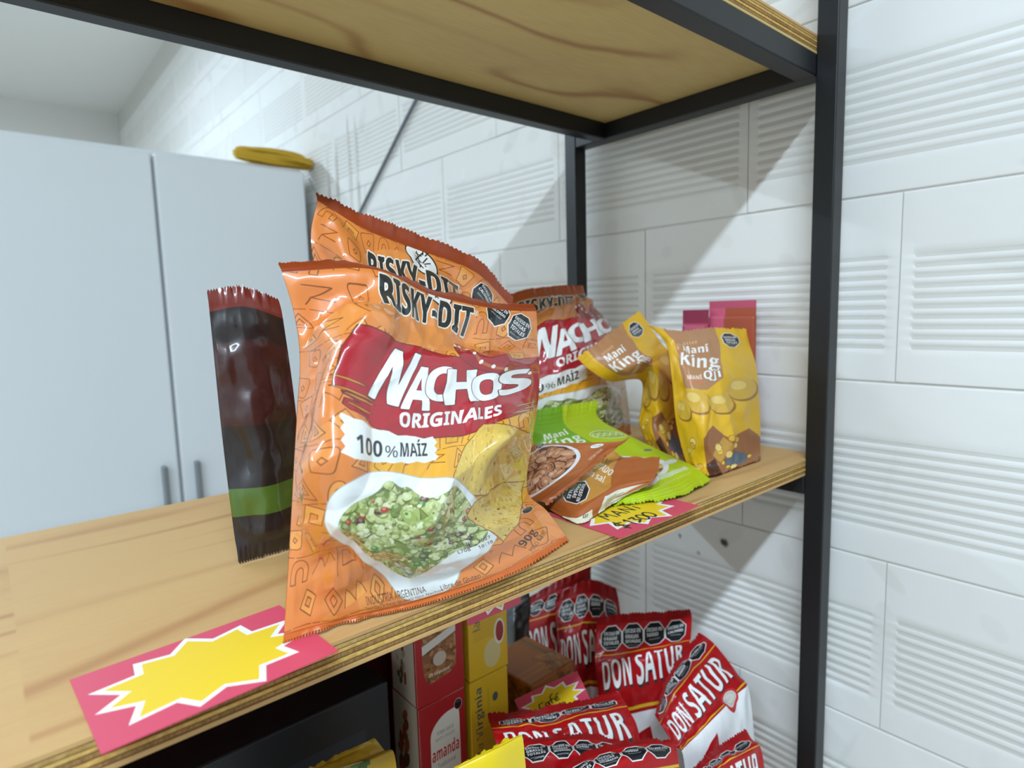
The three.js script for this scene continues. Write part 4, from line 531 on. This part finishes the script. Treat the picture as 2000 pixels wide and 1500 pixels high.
function tag(label, map, w, d, bend) {               // a card lying flat, front edge along +z, print upwards
  const g = new THREE.BoxGeometry(w, 0.0005, d, 20, 1, 12), p = g.attributes.position, n = g.attributes.normal, uv = g.attributes.uv;
  for (let i = 0; i < p.count; i++) { uv.setXY(i, p.getX(i) / w + 0.5, 0.5 - p.getZ(i) / d); p.setY(i, p.getY(i) + bend(p.getX(i) / w + 0.5, p.getZ(i) / d + 0.5)); }
  g.computeVertexNormals(); g.translate(0, 0.00027, 0);
  return single('price_tag', g, mat({ map, roughness: 0.5 }), label, 'price tag', 'red and yellow starburst price tags');
}
const flatBend = (s, t) => -0.0035 * Math.pow(clamp((t - 0.86) / 0.14), 2) * 0 + 0.0006 * s * s;
{ const t = tag('starburst price tag for peanuts lying at the shelf edge', maniTag, 0.103, 0.075, flatBend); t.position.set(1.345 * U, SHELF + 0.0003, -0.963 * U - 0.0375); t.rotation.y = 0.0; }
{ const t = tag('starburst price tag under the front nacho bag, its corner over the shelf edge', plainTag, 0.1, 0.07, flatBend); t.position.set(0.398 * U - 0.05 + 0.003, SHELF + 0.0003, -0.95 * U - 0.035); t.rotation.y = 0.05; }
{ // the coffee tag leans back on the carton: its frame comes from its top left, top right and lower right corners
  const t = tag('starburst price tag for coffee leaning on the brown boxes', cafeTag, 0.0715, 0.036, () => 0);
  const TL = new THREE.Vector3(1.336, -1.357, -1.564), TR = new THREE.Vector3(1.513, -1.262, -1.427), BR = new THREE.Vector3(1.512, -1.40, -1.407);
  const x = TR.clone().sub(TL).normalize(), z = BR.clone().sub(TR); z.addScaledVector(x, -z.dot(x)).normalize(); const y = new THREE.Vector3().crossVectors(z, x);
  t.quaternion.setFromRotationMatrix(new THREE.Matrix4().makeBasis(x, y, z)); t.position.copy(TL).add(BR).multiplyScalar(0.5 * U); t.position.y += EYE;
}
{ const t = tag('starburst price tag hanging below the shelf edge by the yellow boxes', plainTag, 0.0525, 0.0435, () => 0); t.rotation.set(Math.PI / 2, 0, 0); t.position.set(0.955 * U, EYE - 0.7105 * U, -1.2105 * U); }

// ---------------------------------------------------------------- cartons on the lower shelf
function carton(name, label, category, group, w, h, d, x, y, z, yaw, map, o = {}) {
  // map holds the front face in its left half and the left side in its right half
  const g = new RoundedBoxGeometry(w, h, d, 2, 0.0012), p = g.attributes.position, n = g.attributes.normal, uv = g.attributes.uv;
  for (let i = 0; i < p.count; i++) {
    const ax = Math.abs(n.getX(i)), ay = Math.abs(n.getY(i)), az = Math.abs(n.getZ(i)), v = p.getY(i) / h + 0.5;
    if (ay > ax && ay > az) uv.setXY(i, 0.01 + 0.02 * (p.getX(i) / w + 0.5), 0.02); else if (az >= ax) uv.setXY(i, 0.5 * (p.getX(i) / w + 0.5), v); else uv.setXY(i, 0.5 + 0.5 * (p.getZ(i) / d + 0.5), v);
  }
  g.translate(0, h / 2, 0);
  const t = new THREE.Group(); t.name = numbered(name); t.userData = { label, category, group }; t.position.set(x, y, z - d / 2); t.rotation.y = yaw; scene.add(t);
  const m = mat({ map, roughness: 0.42 });
  mesh('carton_body', g, m, t);
  const fl = new THREE.BoxGeometry(w * 0.97, 0.0007, d * 0.97); fl.translate(0, h + 0.0001, 0); const u = fl.attributes.uv; for (let i = 0; i < u.count; i++) u.setXY(i, 0.02, 0.02);
  mesh('lid_flap', fl, m, t);
  return t;
}
const mateUpper = canvas(1024, 1024, (c, w, h) => {
  c.fillStyle = '#b01a22'; c.fillRect(0, 0, w, h); c.fillStyle = '#d8cfc4'; c.fillRect(w / 2 + 30, 0, w / 2 - 60, h);
  const r = rng(51); c.save(); blob(c, [[70, -200], [430, -200], [430, 300], [428, 700], [420, 830], [250, 860], [70, 880], [70, 400]], '#dcd6cc'); c.clip();
  c.fillStyle = '#8b5a34'; c.fillRect(60, 420, 400, 500); for (let k = 0; k < 160; k++) { c.fillStyle = ['#a4703f', '#6f4526', '#b98a5c', '#94603a'][k % 4]; c.beginPath(); c.ellipse(60 + 380 * r(), 420 + 450 * r(), 10 + 40 * r(), 6 + 18 * r(), r() * 3, 0, 7); c.fill(); }
  c.fillStyle = '#4c6a2e'; c.beginPath(); c.ellipse(290, 330, 90, 70, 0.4, 0, 7); c.fill(); c.fillStyle = '#b6885a'; c.beginPath(); c.ellipse(320, 420, 150, 80, 0, 0, 7); c.fill(); c.fillStyle = '#ded9d2'; poly(c, [[60, 560], [440, 470], [440, 530], [60, 630]], '#ded9d2'); c.fillStyle = '#c8bcae'; c.beginPath(); c.ellipse(250, 700, 70, 55, 0, 0, 7); c.fill();
  c.restore(); fit(c, '25 saquitos', 130, 790, 220, 34, { fill: '#e8e2d8' });
  for (let k = 0; k < 26; k++) { c.fillStyle = ['#7a6a58', '#94402f', '#5e6a44', '#b9a78f'][k % 4]; c.beginPath(); c.ellipse(w * 0.72 + 150 * (r() - 0.5), 200 + 700 * r(), 12 + 20 * r(), 20 + 30 * r(), r(), 0, 7); c.fill(); }
});
const mateLower = canvas(1024, 1024, (c, w, h) => {
  c.fillStyle = '#b01a22'; c.fillRect(0, 0, w, h); c.fillStyle = '#cfc5b6'; c.fillRect(w / 2 + 30, 0, w / 2 - 60, h);
  blob(c, [[110, 1100], [110, 330], [120, 220], [250, 130], [400, 120], [440, 125], [440, 400], [440, 1100]], '#e9e6e0'); octagon(c, 430, 110, 48, 0, []);
  fit(c, 'YERBA MATE', 180, 250, 190, 30, { fill: '#8b8d90', font: 'normal' }); fit(c, 'MATE COCIDO', 170, 300, 210, 26, { fill: '#9a9c9e', font: 'normal' }); fit(c, 'amanda', 125, 370, 300, 110, { fill: '#c01f2c' }); fit(c, 'Tradicional', 180, 510, 200, 40, { fill: '#8b8d90', font: 'normal' });
  const r = rng(53); for (let k = 0; k < 60; k++) { c.fillStyle = ['#3e5a2c', '#5c7a3c', '#2c4420'][k % 3]; c.beginPath(); c.ellipse(290 + 110 * (r() - 0.5), 700 + 130 * (r() - 0.5), 14 + 20 * r(), 8 + 12 * r(), r() * 3, 0, 7); c.fill(); }
  c.fillStyle = '#7a4a24'; c.beginPath(); c.ellipse(290, 850, 100, 110, 0, 0, 7); c.fill();
  for (let k = 0; k < 26; k++) { c.fillStyle = ['#6a4a30', '#b4442c', '#5e6a34', '#a8552c'][k % 4]; c.beginPath(); c.ellipse(w * 0.7 + 170 * (r() - 0.5), 120 + 800 * r(), 20 + 24 * r(), 34 + 50 * r(), r(), 0, 7); c.fill(); }
});
const teaMap = canvas(1024, 1024, (c, w, h) => {
  c.fillStyle = '#e0b41c'; c.fillRect(0, 0, w, h); const r = rng(55);
  c.save(); c.translate(120, 330); c.rotate(-Math.PI / 2); fit(c, 'la Virginia', -300, -60, 560, 120, { fill: '#4b5a66' }); c.restore();
  c.save(); c.translate(235, 230); c.rotate(-Math.PI / 2); fit(c, 'Té en saquitos', -180, -16, 300, 30, { fill: '#8f8a4a', font: 'normal' }); c.restore();
  c.fillStyle = '#4b5a58'; c.beginPath(); c.arc(330, 210, 38, 0, 7); c.fill(); c.fillStyle = '#c8a01c'; for (let k = 0; k < 14; k++) c.fillRect(60 + 20 * r(), 440 + k * 20, 300 + 100 * r(), 9);
  c.fillStyle = '#d8c68a'; c.beginPath(); c.ellipse(300, 860, 110, 120, 0, 0, 7); c.fill(); c.fillStyle = '#e8e0d0'; c.beginPath(); c.ellipse(400, 700, 70, 110, 0, 0, 7); c.fill(); c.fillStyle = '#9c1f22'; c.beginPath(); c.ellipse(405, 700, 52, 86, 0, 0, 7); c.fill();
});
const CH3 = 0.43 * U, L0 = LOW + 0.0003;
const zC = -1.55 * U;
['red tea carton with a yerba mate label, middle of its stack', 'red tea carton with a printed cup picture, topmost of its stack', 'red tea carton at the foot of the stack, under the yerba mate label'].forEach((l, k) => { const lev = [1, 2, 0][k]; carton('tea_carton', l, 'carton', 'red tea cartons', 0.0515, CH3 - 0.001, 0.047, 1.0 * U, L0 + lev * CH3, zC + [0, 0.001, 0][k], [0.01, -0.02, 0][k], lev === 2 ? mateUpper : mateLower); });
['yellow tea carton in the middle of the stack beside the red cartons', 'yellow tea carton topmost of the stack beside the red cartons', 'yellow tea carton at the foot of the stack beside the red cartons'].forEach((l, k) => { const lev = [1, 2, 0][k]; carton('yellow_tea_carton', l, 'carton', 'yellow tea cartons', 0.0475, CH3 - 0.001, 0.09, 1.188 * U + [0, 0.002, 0][k], L0 + lev * CH3, zC + 0.0005, [0.012, -0.015, 0][k], teaMap); });
const caramelMap = canvas(512, 512, (c, w, h) => { c.fillStyle = '#9a5a1e'; c.fillRect(0, 0, w, h); const r = rng(61); for (let k = 0; k < 300; k++) { c.fillStyle = ['rgba(60,36,18,0.35)', 'rgba(190,120,50,0.3)', 'rgba(120,60,20,0.4)', 'rgba(150,130,90,0.25)'][k % 4]; c.beginPath(); c.ellipse(r() * w, r() * h, 6 + 40 * r(), 4 + 18 * r(), r() * 3, 0, 7); c.fill(); } });
for (const [l, y, dx] of [['brown wrapped coffee carton behind the coffee price tag', 0.357 * U, 0], ['brown wrapped coffee carton under the other coffee carton', 0, 0.001]]) {
  const g = planarUV(new RoundedBoxGeometry(0.073, 0.355 * U, 0.078, 3, 0.004), 9); const p = g.attributes.position;
  for (let i = 0; i < p.count; i++) if (p.getY(i) > 0) p.setY(i, p.getY(i) + 0.0012 * noise2(p.getX(i) * 60, p.getZ(i) * 60) - 0.0012); g.translate(0, 0.355 * U / 2, 0); g.computeVertexNormals();
  const t = new THREE.Group(); t.name = numbered('coffee_carton'); t.userData = { label: l, category: 'carton', group: 'brown coffee cartons' }; t.position.set(1.515 * U + dx, L0 + y, -1.715 * U); t.rotation.y = 0.06; scene.add(t);
  mesh('wrapped_body', g, film(caramelMap, { roughness: 0.5, clearcoat: 0.2, specularIntensity: 0.5 }), t); const s = box(-0.0368, 0.0368, 0.04, 0.052, 0.0385, 0.0395, 0.0004); mesh('tape_seal', s, mat({ color: 0xc48a3c, roughness: 0.4 }), t);
}
// dark goods at the left
{
  const dm = canvas(512, 512, (c, w, h) => { c.fillStyle = '#171b22'; c.fillRect(0, 0, w, h); c.fillStyle = '#222a38'; c.fillRect(20, 60, 216, 360); });
  const b1 = carton('dark_carton', 'large navy black carton left of the red tea cartons', 'carton', undefined, 0.30, EYE - 1.09 * U - L0, 0.078, 0.83 * U - 0.15, L0, -1.58 * U, 0, dm); delete b1.userData.group;
  const rm = canvas(256, 256, (c, w, h) => { c.fillStyle = '#4a1012'; c.fillRect(0, 0, w, h); c.fillStyle = '#641618'; c.fillRect(14, 20, 100, 200); });
  const b2 = carton('maroon_carton', 'dark maroon carton standing at the back behind the navy carton', 'carton', undefined, 0.44, 0.385, 0.03, 1.36 * U - 0.22, L0, -1.87 * U, 0, rm); delete b2.userData.group;
  const ym = film(canvas(512, 512, (c, w, h) => { c.fillStyle = '#b8921c'; c.fillRect(0, 0, w, h); const r = rng(71); for (let k = 0; k < 40; k++) { c.fillStyle = ['#3e5a22', '#56742c', '#8f9a4a'][k % 3]; c.beginPath(); c.ellipse(w * (0.25 + 0.5 * r()), h * (0.22 + 0.2 * r()), 24, 14, r() * 3, 0, 7); c.fill(); } c.fillStyle = '#d8c890'; c.fillRect(w * 0.35, h * 0.2, w * 0.3, h * 0.08); }), { roughness: 0.5, clearcoat: 0.2 });
  filmBag({ net: 'yellowLow', seed: 31, ns: 40, nt: 50, mats: [ym, ym, ym], top: 0.03, bottom: 0.97, creases: 4, back: 0.006, crumple: 0.001, teeth: 0, name: 'yellow_packet', category: 'packet', label: 'dull yellow packet with green leaves below the navy carton' });
  const bm = film(canvas(64, 64, (c, w, h) => { c.fillStyle = '#12151a'; c.fillRect(0, 0, w, h); }), { roughness: 0.5 });
  filmBag({ net: 'blackPouch', seed: 33, ns: 30, nt: 40, mats: [bm, bm, bm], top: 0.05, bottom: 0.97, creases: 5, back: 0.012, crumple: 0.001, name: 'black_pouch', category: 'packet', label: 'black pouch standing behind the brown coffee carton' });
}

// ---------------------------------------------------------------- red biscuit bags
const redPrint = canvas(900, 1200, (c, w, h) => {
  c.fillStyle = '#b00a12'; c.fillRect(0, 0, w, h); const Y = (t) => t * h;
  for (let k = 0; k < 4; k++) octagon(c, w * (0.17 + 0.22 * k), Y(0.18), 106, 0, [['EXCESO EN', 'GRASAS', 'TOTALES'], ['EXCESO EN', 'GRASAS', 'SATURADAS'], ['EXCESO EN', 'SODIO'], ['EXCESO EN', 'CALORÍAS']][k]);
  const bow = (y, q, lw, col) => { c.strokeStyle = col; c.lineWidth = lw; c.beginPath(); c.moveTo(0, Y(y)); c.quadraticCurveTo(w / 2, Y(y) + q, w, Y(y)); c.stroke(); };
  bow(0.3, 10, 14, '#e3b52a');
  fit(c, 'DON', w * 0.07, Y(0.375), w * 0.28, Y(0.17), { fill: '#f5f3f0', drop: '#3a3030', rot: -0.03 }); fit(c, 'SATUR', w * 0.40, Y(0.355), w * 0.53, Y(0.19), { fill: '#f5f3f0', drop: '#3a3030', rot: -0.03 });
  c.fillStyle = '#efeeee'; c.beginPath(); c.moveTo(0, Y(0.66)); c.quadraticCurveTo(w / 2, Y(0.63), w, Y(0.66)); c.lineTo(w, Y(0.9)); c.lineTo(0, Y(0.9)); c.fill(); bow(0.64, -30, 14, '#e3b52a');
  poly(c, [[w * 0.3, Y(0.72)], [w * 0.5, Y(0.70)], [w * 0.55, Y(0.82)], [w * 0.4, Y(0.9)], [w * 0.25, Y(0.9)]], '#b80f18');
  c.fillStyle = '#c8343c'; c.beginPath(); c.arc(w * 0.78, Y(0.63), 84, 0, 7); c.fill(); c.fillStyle = '#d9d4c8'; c.beginPath(); c.arc(w * 0.78, Y(0.63), 66, 0, 7); c.fill(); c.strokeStyle = '#a8a296'; c.lineWidth = 4; c.beginPath(); c.arc(w * 0.78, Y(0.63), 50, 0, 7); c.stroke();
});
const redFilm = film(redPrint, { roughness: 0.5, clearcoat: 0.25, clearcoatRoughness: 0.1, specularIntensity: 0.4 }), redSeal = new THREE.MeshPhysicalMaterial({ color: 0x9c080e, roughness: 0.55, clearcoat: 0.18, specularIntensity: 0.4, clearcoatRoughness: 0.2, side: THREE.DoubleSide });
for (const [net, label, o] of [
  ['redA', 'red biscuit bag at the very back, half hidden by a bag with crumpled octagons', {}],
  ['redB', 'red biscuit bag with crumpled octagons behind the coffee price tag', { crumple: 0.003, creases: 14 }],
  ['redC', 'upright red biscuit bag with four octagons close to the wall', {}],
  ['redD', 'red biscuit bag tilted steeply, its lettering climbing to the right', { creases: 14, crumple: 0.002 }],
  ['redE', 'red biscuit bag with wide white lettering in front of the coffee price tag', {}],
  ['redF', 'red biscuit bag beside the bright yellow packet, octagons in a row on its top', {}],
  ['redG', 'red biscuit bag in the front row, its top edge rising to the right', {}],
  ['redH', 'red biscuit bag in the front row nearest the open end of the shelf', {}]]) filmBag({ net, seed: net.charCodeAt(3), ns: 60, nt: 80, mats: [redFilm, redSeal, redSeal], top: 0.085, bottom: 0.96, creases: 9, crumple: 0.0014, back: 0.01, name: 'biscuit_bag', category: 'biscuit bag', group: 'red biscuit bags on the lower shelf', label, ...o });
{
  const ym = new THREE.MeshPhysicalMaterial({ color: 0xf0d010, roughness: 0.42, clearcoat: 0.4, clearcoatRoughness: 0.2, side: THREE.DoubleSide });
  filmBag({ net: 'yellowPack', seed: 44, ns: 40, nt: 70, mats: [ym, ym, ym], top: 0.05, bottom: 0.97, creases: 0, crumple: 0.0003, gather: 0, back: 0.005, teeth: 0, tents: [{ pts: [[0, 0.1], [0.5, 0.1], [1, 0.1]], w: 0.009, a: 0.003, hard: 1 }, { pts: [[0, 0.2], [0.5, 0.2], [1, 0.2]], w: 0.009, a: 0.0025, hard: 1 }], name: 'bright_yellow_packet', category: 'packet', label: 'bright yellow packet with a folded top in front of the red biscuit bags' });
}
renderer.render(scene, camera);
